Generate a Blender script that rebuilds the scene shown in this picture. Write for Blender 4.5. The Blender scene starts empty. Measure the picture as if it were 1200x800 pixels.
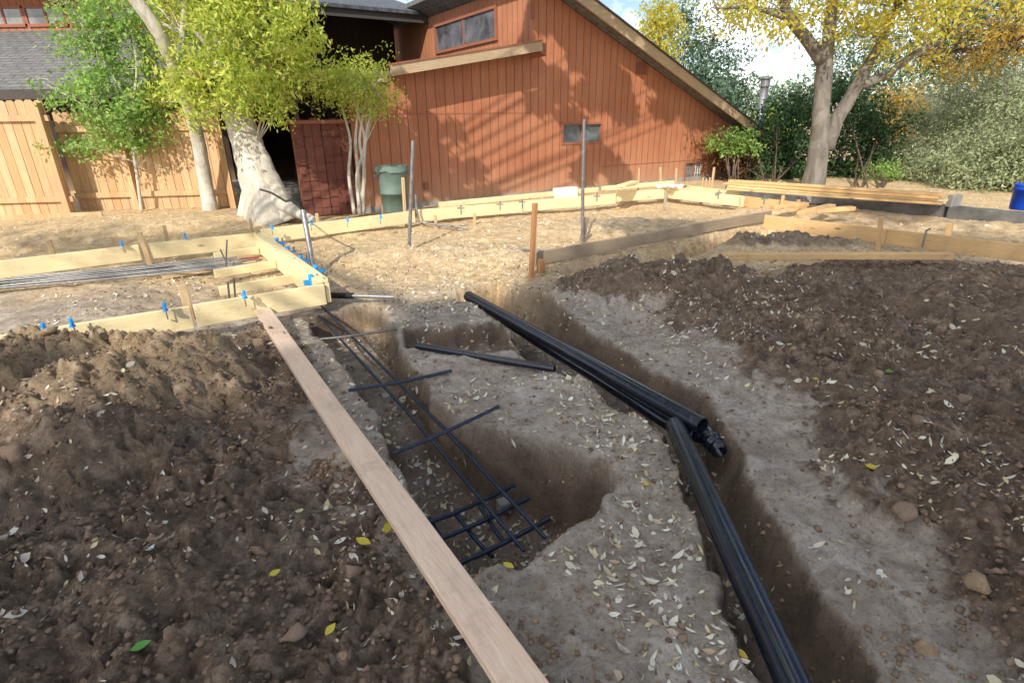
import bpy, bmesh, math, random
import numpy as np
from mathutils import Vector, Matrix
random.seed(7); RNG = np.random.default_rng(7)
S = bpy.context.scene
COL = S.collection
R_ = math.radians

# ------------------------------------------------------------------ camera geometry (f in px of a 1200x800 frame)
F = 640.0; CH = 1.6
CAMR = np.array([[0.99990445, 0.01382356, 0.0], [-0.00520363, 0.37639609, -0.92644423], [-0.01280676, 0.92635571, 0.37643206]])
def ray(px, py): return CAMR @ np.array([px - 600, 400 - py, -F])
def P(px, py, z=0.0):
    r = ray(px, py); t = (z - CH) / r[2]
    return Vector((r[0]*t, r[1]*t, z))
def D(px, py, Y):
    r = ray(px, py); t = Y / r[1]
    return Vector((r[0]*t, Y, CH + r[2]*t))
WD = np.array([0.8432, 0.5376, 0.0]); BD = np.array([-0.5376, 0.8432, 0.0])
HO = np.array([1.389, 13.201, 0.0])
def WL(px, py, off=0.0):           # point of the vertical plane parallel to the house wall -> local x, z
    r = ray(px, py); o = HO + BD*off
    t = (BD @ (o - np.array([0, 0, CH]))) / (BD @ r)
    p = np.array([0, 0, CH]) + r*t
    return float((p - HO) @ WD), float(p[2])

# ------------------------------------------------------------------ helpers
def tag(o, label=None, cat=None, group=None, kind=None):
    if label: o['label'] = label
    if cat: o['category'] = cat
    if group: o['group'] = group
    if kind: o['kind'] = kind
    return o
def empty(name, loc=(0, 0, 0), rz=0.0):
    o = bpy.data.objects.new(name, None); COL.objects.link(o)
    o.location = loc; o.rotation_euler = (0, 0, rz); o.empty_display_size = 0.2
    return o
class MB:
    def __init__(s): s.v = []; s.f = []
    def add(s, vs, fs):
        n = len(s.v); s.v += [tuple(v) for v in vs]; s.f += [tuple(i + n for i in f) for f in fs]; return s
    def box(s, c, size, rz=0.0, m=None):
        x, y, z = (q/2 for q in size)
        vs = [Vector((a*x, b*y, d*z)) for a in (-1, 1) for b in (-1, 1) for d in (-1, 1)]
        M = (m or Matrix.Rotation(rz, 3, 'Z'))
        vs = [M @ v + Vector(c) for v in vs]
        return s.add(vs, [(0, 1, 3, 2), (4, 6, 7, 5), (0, 4, 5, 1), (2, 3, 7, 6), (0, 2, 6, 4), (1, 5, 7, 3)])
    def prism(s, poly, y0, y1):     # poly in x,z ; extruded in y
        n = len(poly)
        vs = [(x, y0, z) for x, z in poly] + [(x, y1, z) for x, z in poly]
        fs = [tuple(range(n)), tuple(range(2*n-1, n-1, -1))] + [(i, i+n, (i+1) % n + n, (i+1) % n) for i in range(n)]
        return s.add(vs, fs)
    def tube(s, pts, rad, seg=10, cap=True, wob=0.0, hollow=False):
        pts = [Vector(p) for p in pts]; n = len(pts)
        if not hasattr(rad, '__len__'): rad = [rad]*n
        rings = []; nrm = None
        for i, p in enumerate(pts):
            t = (pts[min(i+1, n-1)] - pts[max(i-1, 0)]).normalized()
            if nrm is None:
                a = Vector((0, 0, 1)) if abs(t.z) < .9 else Vector((1, 0, 0)); nrm = t.cross(a).normalized()
            else: nrm = (nrm - t*nrm.dot(t)).normalized()
            b = t.cross(nrm)
            rings.append([p + (nrm*math.cos(2*math.pi*k/seg) + b*math.sin(2*math.pi*k/seg))*rad[i]*(1 + wob*random.uniform(-1, 1)) for k in range(seg)])
        vs = [v for r in rings for v in r]
        fs = [(i*seg+k, i*seg+(k+1) % seg, (i+1)*seg+(k+1) % seg, (i+1)*seg+k) for i in range(n-1) for k in range(seg)]
        if hollow:
            t0 = (pts[1]-pts[0]).normalized(); t1 = (pts[-1]-pts[-2]).normalized()
            for end, ring, p, t in ((0, rings[0], pts[0], t0), (1, rings[-1], pts[-1], -t1)):
                b0 = len(vs); 
                vs += [p + (v-p)*.86 for v in ring]; vs += [p + (v-p)*.86 + t*.16 for v in ring]
                o0 = 0 if end == 0 else (n-1)*seg
                for k in range(seg):
                    k2 = (k+1) % seg
                    fs.append((o0+k, b0+k, b0+k2, o0+k2)); fs.append((b0+k, b0+seg+k, b0+seg+k2, b0+k2))
                fs.append(tuple(b0+seg+k for k in range(seg)))
        elif cap: fs += [tuple(range(seg-1, -1, -1)), tuple((n-1)*seg+k for k in range(seg))]
        return s.add(vs, fs)
    def lathe(s, prof, seg=24, c=(0, 0, 0)):
        n = len(prof)
        vs = [(c[0]+r*math.cos(2*math.pi*k/seg), c[1]+r*math.sin(2*math.pi*k/seg), c[2]+z) for r, z in prof for k in range(seg)]
        fs = [(i*seg+k, i*seg+(k+1) % seg, (i+1)*seg+(k+1) % seg, (i+1)*seg+k) for i in range(n-1) for k in range(seg)]
        return s.add(vs, fs)
    def build(s, name, mat, parent=None, smooth=False, bevel=0.0):
        me = bpy.data.meshes.new(name); me.from_pydata(s.v, [], s.f)
        if bevel or True:
            bm = bmesh.new(); bm.from_mesh(me)
            if bevel: bmesh.ops.bevel(bm, geom=list(bm.edges), offset=bevel, segments=1, affect='EDGES', profile=.5)
            bmesh.ops.recalc_face_normals(bm, faces=bm.faces); bm.to_mesh(me); bm.free()
        if smooth:
            me.shade_smooth()
        me.materials.append(mat)
        o = bpy.data.objects.new(name, me); COL.objects.link(o)
        if parent is not None: o.parent = parent
        return o
def np_mesh(name, V, Fq, mat, parent=None, smooth=False):
    me = bpy.data.meshes.new(name); V = np.ascontiguousarray(V, dtype=np.float32); Fq = np.ascontiguousarray(Fq, dtype=np.int32)
    k = Fq.shape[1]
    me.vertices.add(len(V)); me.vertices.foreach_set('co', V.ravel())
    me.loops.add(Fq.size); me.loops.foreach_set('vertex_index', Fq.ravel())
    me.polygons.add(len(Fq)); me.polygons.foreach_set('loop_start', np.arange(0, Fq.size, k, dtype=np.int32))
    me.update(calc_edges=True)
    if smooth: me.shade_smooth()
    me.materials.append(mat)
    o = bpy.data.objects.new(name, me); COL.objects.link(o)
    if parent is not None: o.parent = parent
    return o
def copy_tree(o, parent=None):
    c = o.copy(); COL.objects.link(c); c.parent = parent
    for ch in list(o.children): copy_tree(ch, c)
    return c

# ------------------------------------------------------------------ materials
class NT:
    def __init__(s, name):
        s.m = bpy.data.materials.new(name); s.m.use_nodes = True; s.t = s.m.node_tree; s.n = s.t.nodes; s.l = s.t.links
        s.b = s.n['Principled BSDF']; s.b.inputs['Roughness'].default_value = .8; s.b.inputs['Specular IOR Level'].default_value = .3
    def node(s, typ, **kw):
        n = s.n.new(typ)
        for k, v in kw.items():
            if k in n.inputs.keys():
                if hasattr(v, 'is_linked') or isinstance(v, bpy.types.NodeSocket): s.l.new(v, n.inputs[k])
                else: n.inputs[k].default_value = v
            else: setattr(n, k, v)
        return n
    def coord(s, which='Object', scale=(1, 1, 1), loc=(0, 0, 0)):
        tc = s.n.new('ShaderNodeTexCoord'); mp = s.n.new('ShaderNodeMapping')
        mp.inputs['Scale'].default_value = scale; mp.inputs['Location'].default_value = loc
        s.l.new(tc.outputs[which], mp.inputs['Vector']); return mp.outputs[0]
    def noise(s, vec, scale, detail=6, rough=.6, dist=0.0):
        n = s.node('ShaderNodeTexNoise', Scale=scale, Detail=detail, Roughness=rough, Distortion=dist); s.l.new(vec, n.inputs['Vector']); return n.outputs['Fac']
    def ramp(s, fac, stops, interp='LINEAR'):
        r = s.n.new('ShaderNodeValToRGB'); r.color_ramp.interpolation = interp
        e = r.color_ramp.elements
        while len(e) < len(stops): e.new(.5)
        for q, (p, c) in zip(e, stops): q.position = p; q.color = tuple(c) + (1,) if len(c) == 3 else c
        s.l.new(fac, r.inputs[0]); return r.outputs[0]
    def mix(s, fac, a, b, mode='MIX'):
        m = s.n.new('ShaderNodeMix'); m.data_type = 'RGBA'; m.blend_type = mode
        for v, i in ((fac, 0), (a, 6), (b, 7)):
            if isinstance(v, bpy.types.NodeSocket): s.l.new(v, m.inputs[i])
            else: m.inputs[i].default_value = v if i == 0 else (tuple(v)+(1,) if len(v) == 3 else v)
        return m.outputs[2]
    def math(s, op, a, b=0.0, c=None):
        m = s.n.new('ShaderNodeMath'); m.operation = op
        for i, v in enumerate((a, b, c)):
            if v is None: continue
            if isinstance(v, bpy.types.NodeSocket): s.l.new(v, m.inputs[i])
            else: m.inputs[i].default_value = v
        return m.outputs[0]
    def bump(s, h, strength=.4, dist=.02, normal=None):
        b = s.n.new('ShaderNodeBump'); b.inputs['Strength'].default_value = strength; b.inputs['Distance'].default_value = dist
        s.l.new(h, b.inputs['Height'])
        if normal is not None: s.l.new(normal, b.inputs['Normal'])
        return b.outputs[0]
    def out(s, col=None, rough=None, normal=None):
        for v, k in ((col, 'Base Color'), (rough, 'Roughness'), (normal, 'Normal')):
            if v is None: continue
            if isinstance(v, bpy.types.NodeSocket): s.l.new(v, s.b.inputs[k])
            else: s.b.inputs[k].default_value = v if not isinstance(v, (tuple, list)) else tuple(v)+(1,)
        return s.m

def wood(name, a, b, dark, knots=True, rough=.65, gr=1.0):
    t = NT(name)
    oi = t.n.new('ShaderNodeObjectInfo')
    mp = t.n.new('ShaderNodeMapping'); mp.inputs['Scale'].default_value = (1.3, 14, 14)
    tc = t.n.new('ShaderNodeTexCoord'); cmb = t.n.new('ShaderNodeVectorMath'); cmb.operation = 'ADD'
    sc = t.n.new('ShaderNodeVectorMath'); sc.operation = 'SCALE'; sc.inputs['Scale'].default_value = 17.0
    cx = t.n.new('ShaderNodeCombineXYZ'); t.l.new(oi.outputs['Random'], cx.inputs[0]); t.l.new(oi.outputs['Random'], cx.inputs[1])
    t.l.new(cx.outputs[0], sc.inputs[0]); t.l.new(tc.outputs['Object'], cmb.inputs[0]); t.l.new(sc.outputs[0], cmb.inputs[1])
    t.l.new(cmb.outputs[0], mp.inputs['Vector'])
    v = mp.outputs[0]
    g = t.noise(v, 2.2, 8, .65, .6); g2 = t.noise(v, 9.0, 6, .7)
    big = t.noise(cmb.outputs[0], 1.7, 3, .5)
    c = t.ramp(g, [(.3, a), (.62, b)])
    c = t.mix(t.ramp(g2, [(.45, (0, 0, 0)), (.75, (.7, .7, .7))]), c, dark)
    c = t.mix(t.ramp(big, [(.35, (0, 0, 0)), (.75, (.55, .55, .55))]), c, tuple(q*.62 for q in b))
    if knots:
        vo = t.n.new('ShaderNodeTexVoronoi'); vo.inputs['Scale'].default_value = 1.0; 
        m2 = t.n.new('ShaderNodeMapping'); m2.inputs['Scale'].default_value = (2.2, 7, 7); t.l.new(cmb.outputs[0], m2.inputs['Vector']); t.l.new(m2.outputs[0], vo.inputs['Vector'])
        c = t.mix(t.ramp(vo.outputs['Distance'], [(.05, (.85, .85, .85)), (.13, (0, 0, 0))]), c, tuple(q*.35 for q in dark))
    dirt = t.noise(cmb.outputs[0], 6.0, 8, .7)
    c = t.mix(t.ramp(dirt, [(.54, (0, 0, 0)), (.78, (.4*gr, .4*gr, .4*gr))]), c, (.16, .12, .09))
    return t.out(c, rough, t.bump(g2, .35, .004))
M = {}
M['form'] = wood('new_lumber', (.86, .69, .38), (.92, .78, .48), (.70, .51, .24))
M['form_orange'] = wood('tan_lumber', (.68, .42, .19), (.78, .52, .26), (.46, .26, .10))
M['plank'] = wood('pale_plank', (.70, .50, .36), (.82, .63, .48), (.54, .36, .25))
M['old_board'] = wood('weathered_board', (.30, .23, .16), (.38, .30, .22), (.18, .13, .09))
M['grey_board'] = wood('grey_board', (.42, .36, .28), (.50, .44, .35), (.28, .22, .16))
M['stake'] = wood('stake_wood', (.58, .40, .22), (.68, .50, .30), (.40, .25, .12), knots=False)
M['stake_red'] = wood('redwood_stake', (.42, .20, .09), (.50, .26, .12), (.28, .12, .05), knots=False)
M['log'] = wood('block_wood', (.5, .36, .2), (.6, .45, .28), (.35, .22, .1))

def mat_fence():
    t = NT('fence_cedar'); v = t.coord('Object')
    sx = t.n.new('ShaderNodeSeparateXYZ'); t.l.new(v, sx.inputs[0])
    bid = t.math('FLOOR', t.math('DIVIDE', sx.outputs[0], .142))
    wn = t.n.new('ShaderNodeTexWhiteNoise'); wn.noise_dimensions = '1D'; t.l.new(bid, wn.inputs['W'])
    g = t.noise(t.coord('Object', (26, 26, 1.6)), 1.5, 7, .65, .5)
    c = t.ramp(wn.outputs[0], [(0, (.56, .36, .19)), (.5, (.64, .43, .24)), (1, (.70, .49, .29))])
    c = t.mix(t.ramp(g, [(.4, (0, 0, 0)), (.75, (.75, .75, .75))]), c, (.36, .18, .085))
    c = t.mix(t.ramp(t.noise(v, 2.0, 4), [(.45, (0, 0, 0)), (.7, (.5, .5, .5))]), c, (.42, .30, .2))
    return t.out(c, .8, t.bump(g, .3, .004))
M['fence'] = mat_fence()

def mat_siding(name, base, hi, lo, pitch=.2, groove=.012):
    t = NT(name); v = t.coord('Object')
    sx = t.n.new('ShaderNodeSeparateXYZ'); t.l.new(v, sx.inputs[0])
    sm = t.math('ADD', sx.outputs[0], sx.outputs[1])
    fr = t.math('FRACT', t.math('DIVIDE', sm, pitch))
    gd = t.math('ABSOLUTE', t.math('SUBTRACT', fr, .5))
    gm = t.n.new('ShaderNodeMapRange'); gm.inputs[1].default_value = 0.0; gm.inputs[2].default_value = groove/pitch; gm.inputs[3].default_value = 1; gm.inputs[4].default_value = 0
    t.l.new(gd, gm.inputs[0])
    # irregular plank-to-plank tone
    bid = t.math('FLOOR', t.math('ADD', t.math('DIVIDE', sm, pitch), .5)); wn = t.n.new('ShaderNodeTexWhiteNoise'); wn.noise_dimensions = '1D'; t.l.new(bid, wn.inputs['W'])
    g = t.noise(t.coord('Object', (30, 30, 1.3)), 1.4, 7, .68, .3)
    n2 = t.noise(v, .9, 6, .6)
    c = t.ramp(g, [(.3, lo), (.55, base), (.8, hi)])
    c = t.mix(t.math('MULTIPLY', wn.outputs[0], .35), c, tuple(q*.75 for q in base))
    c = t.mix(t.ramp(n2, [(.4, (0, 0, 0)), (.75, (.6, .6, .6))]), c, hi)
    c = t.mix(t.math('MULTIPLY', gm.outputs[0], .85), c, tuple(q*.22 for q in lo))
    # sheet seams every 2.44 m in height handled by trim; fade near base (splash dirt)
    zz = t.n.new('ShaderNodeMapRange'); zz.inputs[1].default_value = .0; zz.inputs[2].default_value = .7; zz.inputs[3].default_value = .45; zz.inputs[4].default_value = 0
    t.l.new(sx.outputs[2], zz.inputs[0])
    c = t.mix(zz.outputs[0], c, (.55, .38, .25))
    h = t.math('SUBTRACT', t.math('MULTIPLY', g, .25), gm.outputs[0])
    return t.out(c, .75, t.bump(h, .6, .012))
M['siding'] = mat_siding('redwood_siding', (.42, .165, .088), (.53, .25, .145), (.30, .105, .055))
M['siding_shaded'] = mat_siding('shaded_siding', (.035, .02, .015), (.05, .03, .022), (.02, .012, .01))  # near-black siding: deep shade of the porch recess put into the colour
M['trim'] = wood('weathered_trim', (.42, .30, .19), (.52, .40, .27), (.26, .17, .1), knots=False)
M['trim_red'] = wood('red_trim', (.30, .11, .07), (.36, .14, .09), (.2, .07, .04), knots=False)
M['trim_dark'] = wood('dark_trim', (.06, .05, .05), (.08, .07, .065), (.04, .03, .03), knots=False)

def simple(name, col, rough=.6, metal=0.0, var=.25, scale=8.0, bump=.15, spec=.4):
    t = NT(name); v = t.coord('Object')
    n = t.noise(v, scale, 6, .65)
    c = t.ramp(n, [(.3, tuple(q*(1-var) for q in col)), (.7, tuple(min(1, q*(1+var)) for q in col))])
    t.b.inputs['Metallic'].default_value = metal; t.b.inputs['Specular IOR Level'].default_value = spec
    return t.out(c, t.math('ADD', t.math('MULTIPLY', n, .2), rough-.1), t.bump(t.noise(v, scale*6, 5, .7), bump, .003))
M['concrete'] = simple('concrete', (.30, .29, .27), .85, 0, .3, 6, .4)
M['concrete_dark'] = simple('stained_concrete', (.13, .125, .12), .85, 0, .45, 4, .4)
M['stone'] = simple('pale_block', (.42, .41, .38), .85, 0, .25, 9, .4)
M['rebar'] = simple('epoxy_blue_rebar', (.035, .05, .085), .45, .55, .5, 30, .6)
M['rebar_grey'] = simple('mill_steel_rebar', (.17, .165, .165), .45, .6, .35, 14, .5)
M['galv'] = simple('galvanized_steel', (.30, .30, .31), .42, .75, .3, 18, .2)
M['chrome'] = simple('bright_conduit', (.7, .7, .7), .25, .95, .1, 9, .05)
M['blue'] = simple('blue_plastic', (.03, .36, .85), .4, 0, .15, 8, .05)
M['bucket'] = simple('bucket_blue', (.01, .06, .45), .35, 0, .12, 5, .05)
M['white'] = simple('white_plastic', (.8, .8, .78), .5, 0, .05, 5, .05)
M['can'] = simple('can_plastic', (.13, .19, .165), .6, 0, .2, 5, .1)
M['black'] = simple('black_rubber', (.012, .012, .013), .5, 0, .3, 10, .1)
M['paper'] = simple('white_sheet', (.75, .74, .72), .7, 0, .06, 6, .2)
M['flag'] = simple('pink_paint', (.75, .22, .2), .6, 0, .1, 6, .1)
M['red_wrap'] = simple('red_plastic', (.30, .05, .04), .5, 0, .2, 6, .1)

def mat_abs():
    t = NT('abs_pipe'); v = t.coord('Object')
    n = t.noise(v, 5, 7, .7); d = t.noise(v, 28, 5, .6)
    c = t.ramp(n, [(.35, (.006, .008, .016)), (.7, (.014, .02, .034))])
    c = t.mix(t.ramp(t.math('MULTIPLY', n, d), [(.33, (0, 0, 0)), (.46, (.35, .35, .35))]), c, (.10, .09, .08))
    t.b.inputs['Specular IOR Level'].default_value = .6
    return t.out(c, t.ramp(d, [(.4, (.16, .16, .16)), (.7, (.30, .30, .30))]), t.bump(d, .08, .002))
M['abs'] = mat_abs()

def mat_glass(name, tint=(.05, .06, .07)):
    t = NT(name); v = t.coord('Object')
    n = t.noise(v, 2.2, 5, .6, .5)
    t.b.inputs['Specular IOR Level'].default_value = .8
    t.b.inputs['Metallic'].default_value = 0.0
    c = t.ramp(n, [(.35, tint), (.7, tuple(min(1, q*3.2+.02) for q in tint))])
    return t.out(c, .07, t.bump(n, .05, .02))
M['glass'] = mat_glass('window_glass', (.04, .05, .055))
M['glass_pale'] = mat_glass('dusty_glass', (.055, .055, .065))
M['glass_cur'] = mat_glass('curtained_glass', (.09, .09, .085))

def mat_shingle(name, a, b):
    t = NT(name); v = t.coord('Object')
    bk = t.n.new('ShaderNodeTexBrick'); bk.inputs['Scale'].default_value = 1.0; bk.inputs['Brick Width'].default_value = .3; bk.inputs['Row Height'].default_value = .14; bk.inputs['Mortar Size'].default_value = .012
    bk.inputs['Color1'].default_value = a+(1,); bk.inputs['Color2'].default_value = b+(1,); bk.inputs['Mortar'].default_value = tuple(q*.3 for q in a)+(1,)
    t.l.new(v, bk.inputs['Vector'])
    n = t.noise(v, 7, 7, .7); g = t.noise(v, 90, 3, .7)
    c = t.mix(t.ramp(n, [(.35, (0, 0, 0)), (.75, (.7, .7, .7))]), bk.outputs['Color'], tuple(min(1, q*1.6) for q in b))
    h = t.math('SUBTRACT', t.math('MULTIPLY', g, .4), bk.outputs['Fac'])
    return t.out(c, .9, t.bump(h, .6, .01))
M['shingle'] = mat_shingle('asphalt_shingles', (.11, .105, .11), (.16, .155, .155))
M['shingle_blue'] = mat_shingle('slate_shingles', (.07, .08, .10), (.11, .12, .14))
M['shake'] = mat_shingle('red_shakes', (.12, .042, .032), (.165, .062, .045))

def mat_bark(name, a, b, d, scale=3.0):
    t = NT(name); v = t.coord('Object')
    v2 = t.coord('Object', (1, 1, .35))
    n = t.noise(v2, scale*2, 8, .65, .8); p = t.noise(v, scale*1.1, 3, .5)
    c = t.ramp(n, [(.3, d), (.5, a), (.72, b)])
    c = t.mix(t.ramp(p, [(.5, (0, 0, 0)), (.56, (.6, .6, .6))]), c, tuple(q*.68 for q in a))
    f = t.noise(t.coord('Object', (9, 9, 2)), scale*4, 6, .7)
    return t.out(c, .85, t.bump(t.math('ADD', n, t.math('MULTIPLY', f, .6)), .9, .05))
M['bark_white'] = mat_bark('pale_bark', (.76, .70, .61), (.88, .83, .75), (.50, .41, .32))
M['bark_bright'] = mat_bark('bright_white_bark', (.80, .75, .67), (.88, .84, .77), (.55, .47, .38), 4)
M['bark_grey'] = mat_bark('mottled_grey_bark', (.24, .215, .19), (.34, .315, .29), (.12, .10, .085), 2.5)
M['bark_dark'] = mat_bark('brown_bark', (.16, .11, .08), (.24, .18, .14), (.07, .05, .035), 4)

def mat_leaf(name, cols, trans=.45):
    t = NT(name); g = t.n.new('ShaderNodeNewGeometry')
    stops = [(i/(len(cols)-1), c) for i, c in enumerate(cols)]
    c = t.ramp(g.outputs['Random Per Island'], stops)
    v = t.coord('Object'); n = t.noise(v, 1.3, 3, .5)
    c = t.mix(t.ramp(n, [(.4, (0, 0, 0)), (.75, (.4, .4, .4))]), c, tuple(q*.5 for q in cols[0]))
    t.out(c, .5); t.b.inputs['Specular IOR Level'].default_value = .35
    tr = t.n.new('ShaderNodeBsdfTranslucent'); t.l.new(c, tr.inputs[0])
    mx = t.n.new('ShaderNodeMixShader'); mx.inputs[0].default_value = trans
    t.l.new(t.b.outputs[0], mx.inputs[1]); t.l.new(tr.outputs[0], mx.inputs[2]); t.l.new(mx.outputs[0], t.n['Material Output'].inputs[0])
    return t.m
M['lf_yg'] = mat_leaf('yellow_green_leaves', [(.34, .48, .07), (.52, .64, .10), (.70, .76, .15), (.80, .76, .20), (.44, .58, .09)])
M['lf_green'] = mat_leaf('fresh_green_leaves', [(.20, .38, .09), (.32, .52, .13), (.50, .66, .20), (.26, .44, .11), (.42, .58, .15)])
M['lf_dark'] = mat_leaf('dark_green_leaves', [(.03, .075, .035), (.05, .12, .04), (.08, .16, .05), (.035, .08, .035)], .25)
M['lf_gold'] = mat_leaf('golden_leaves', [(.62, .58, .08), (.80, .72, .13), (.72, .52, .08), (.48, .58, .10), (.80, .74, .20)], .55)
M['lf_orange'] = mat_leaf('orange_brown_leaves', [(.52, .32, .06), (.68, .44, .07), (.40, .24, .06), (.58, .50, .10)], .45)
M['lf_sage'] = mat_leaf('sage_leaves', [(.26, .32, .17), (.40, .45, .26), (.54, .58, .37), (.33, .39, .20), (.44, .45, .27)], .35)
M['lf_pine'] = mat_leaf('blue_green_needles', [(.07, .13, .09), (.11, .19, .12), (.16, .25, .15)], .2)
M['lf_rust'] = mat_leaf('rust_leaves', [(.10, .03, .02), (.18, .06, .03), (.08, .03, .02)], .3)
M['litter'] = mat_leaf('dry_leaf_litter', [(.70, .64, .50), (.84, .80, .68), (.50, .38, .27), (.74, .66, .34), (.88, .86, .76), (.44, .30, .21), (.78, .73, .60)], .15)
M['litter_y'] = mat_leaf('yellow_fallen_leaf', [(.62, .52, .05), (.66, .55, .08)], .2)
M['litter_g'] = mat_leaf('green_fallen_leaf', [(.10, .32, .05), (.12, .36, .06)], .2)

# ------------------------------------------------------------------ numpy noise
def _hash(ix, iy, seed):
    h = (ix.astype(np.int64)*374761393 + iy.astype(np.int64)*668265263 + seed*1442695041) & 0xffffffff
    h = ((h ^ (h >> 13))*1274126177) & 0xffffffff; h = h ^ (h >> 16)
    return (h & 0xffffff)/float(0xffffff)
def vnoise(x, y, seed=0):
    ix = np.floor(x); iy = np.floor(y); fx = x-ix; fy = y-iy
    fx = fx*fx*fx*(fx*(fx*6-15)+10); fy = fy*fy*fy*(fy*(fy*6-15)+10)
    a = _hash(ix, iy, seed); b = _hash(ix+1, iy, seed); c = _hash(ix, iy+1, seed); d = _hash(ix+1, iy+1, seed)
    return (a*(1-fx)+b*fx)*(1-fy)+(c*(1-fx)+d*fx)*fy - .5
def fbm(x, y, freq, octv, seed=0, gain=.5):
    s = 0; a = 1.0
    for o in range(octv):
        ca, sa = math.cos(o*.9+.3), math.sin(o*.9+.3)
        s = s + a*vnoise((x*ca-y*sa)*freq, (x*sa+y*ca)*freq, seed+o*17); a *= gain; freq *= 2.03
    return s
def clods(x, y, cell, seed, dens=.8):
    x = x + .35*cell*fbm(x, y, 1.3/cell, 2, seed+5); y = y + .35*cell*fbm(x, y, 1.3/cell, 2, seed+9)
    gx = np.floor(x/cell); gy = np.floor(y/cell); h = np.zeros_like(x)
    for dx in (-1, 0, 1):
        for dy in (-1, 0, 1):
            cx = gx+dx; cy = gy+dy
            px = (cx+.15+.7*_hash(cx, cy, seed))*cell; py = (cy+.15+.7*_hash(cx, cy, seed+1))*cell
            r = cell*(.22+.42*_hash(cx, cy, seed+2)); on = _hash(cx, cy, seed+3) < dens
            q = r*r-((x-px)**2+(y-py)**2)
            h = np.maximum(h, np.where(on & (q > 0), np.sqrt(np.maximum(q, 0))*.8, 0))
    return h
def crumbs(x, y, cell, seed, lift=.5, tilt=.7):
    """angular broken lumps: every cell is a tilted facet with a crack around it"""
    gx = np.floor(x/cell); gy = np.floor(y/cell); F1 = np.full(x.shape, 9.0); F2 = F1.copy(); hh = np.zeros_like(x)
    for dx in (-1, 0, 1):
        for dy in (-1, 0, 1):
            cx = gx+dx; cy = gy+dy
            ax = x/cell-(cx+_hash(cx, cy, seed)); ay = y/cell-(cy+_hash(cx, cy, seed+1)); d = ax*ax+ay*ay
            v = lift*_hash(cx, cy, seed+2)**2 + tilt*((_hash(cx, cy, seed+3)-.5)*ax+(_hash(cx, cy, seed+4)-.5)*ay)
            nb = d < F1; F2 = np.where(nb, F1, np.minimum(F2, d)); hh = np.where(nb, v, hh); F1 = np.where(nb, d, F1)
    e = np.sqrt(F2)-np.sqrt(F1)
    return cell*hh*sstep(.0, .16, e)
def sd_poly(x, y, poly):            # signed distance, negative inside
    d = np.full(x.shape, 1e9); s = np.zeros(x.shape, bool); n = len(poly)
    for i in range(n):
        ax, ay = poly[i]; bx, by = poly[(i+1) % n]
        ex, ey = bx-ax, by-ay; wx, wy = x-ax, y-ay
        t = np.clip((wx*ex+wy*ey)/(ex*ex+ey*ey+1e-12), 0, 1)
        d = np.minimum(d, (wx-ex*t)**2+(wy-ey*t)**2)
        c = ((ay <= y) & (by > y)) | ((by <= y) & (ay > y))
        xi = ax + (y-ay)/(by-ay+1e-12)*ex
        s ^= c & (x < xi)
    d = np.sqrt(d); return np.where(s, -d, d)
def sstep(a, b, x):
    t = np.clip((x-a)/(b-a), 0, 1); return t*t*(3-2*t)
def wp(pts, z=0.0): return [tuple(P(a, b, z)[:2]) for a, b in pts]

# ------------------------------------------------------------------ terrain
T_A = wp([(352, 366), (430, 352), (452, 372), (465, 388), (477, 424), (503, 464), (553, 490), (609, 501), (674, 518), (715, 533), (727, 553), (703, 589), (664, 607), (646, 626), (609, 649), (544, 664), (533, 660), (503, 607), (463, 535), (440, 484), (398, 418), (374, 394)])
T_B = wp([(520, 338), (585, 326), (622, 345), (665, 372), (705, 397), (762, 430), (828, 458), (850, 500), (890, 562), (935, 630), (985, 700), (1035, 800), (1090, 950), (960, 1000), (893, 810), (852, 700), (822, 620), (800, 555), (785, 505), (745, 480), (703, 462), (690, 446), (646, 438), (604, 414), (595, 392), (560, 365), (530, 352)])
T_X = wp([(470, 388), (530, 386), (585, 383), (604, 412), (560, 418), (520, 414), (480, 410)])
T_C = wp([(648, 322), (660, 312), (720, 300), (800, 283), (890, 264), (925, 262), (905, 274), (860, 284), (800, 301), (740, 316), (690, 326)])
T_D = wp([(765, 300), (800, 303), (850, 315), (905, 327), (893, 345), (850, 338), (800, 327), (760, 312)])
T_E = wp([(1030, 356), (1090, 362), (1150, 380), (1210, 400), (1300, 425), (1300, 450), (1200, 418), (1140, 402), (1060, 382)])
R_L = wp([(-500, 430), (0, 425), (95, 396), (300, 390), (335, 425), (345, 475), (372, 535), (425, 600), (465, 655), (535, 730), (570, 830), (590, 1400), (-1500, 1400)])
R_R = wp([(690, 352), (770, 372), (850, 402), (885, 445), (965, 470), (1015, 560), (1090, 640), (1135, 710), (1170, 830), (1300, 1400), (2600, 1400), (2200, 420), (1500, 340), (1300, 326), (1100, 300), (930, 318), (900, 345), (860, 330), (800, 330), (740, 345)])
MND = wp([(-500, 415), (0, 412), (60, 402), (180, 400), (300, 396), (318, 420), (290, 455), (240, 480), (215, 510), (180, 530), (100, 560), (0, 585), (-300, 640)], .15)
BLOBS = [  # px, py, rx, ry, h, clod
    (752, 335, .95, .42, .27, 1), (835, 348, .5, .3, .1, 1), (930, 284, 1.0, .33, .14, 1), (1180, 330, 1.2, .5, .07, .6),
    (770, 262, 1.5, .75, .16, .3), (545, 296, 1.0, .45, .12, .3), (440, 296, .7, .4, .10, .2), (640, 268, 1.0, .5, .08, .2),
    (990, 400, 1.0, .6, .08, 1), (1130, 520, .8, .6, .08, 1), (900, 246, .9, .4, .12, 0), (960, 248, .9, .5, .11, 0), (1060, 254, .9, .5, .12, .3), (1150, 261, .9, .5, .17, .2), (1250, 272, .9, .5, .17, 0), (230, 680, .5, .3, .05, 1), (320, 395, .25, .2, .08, 1)]
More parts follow.
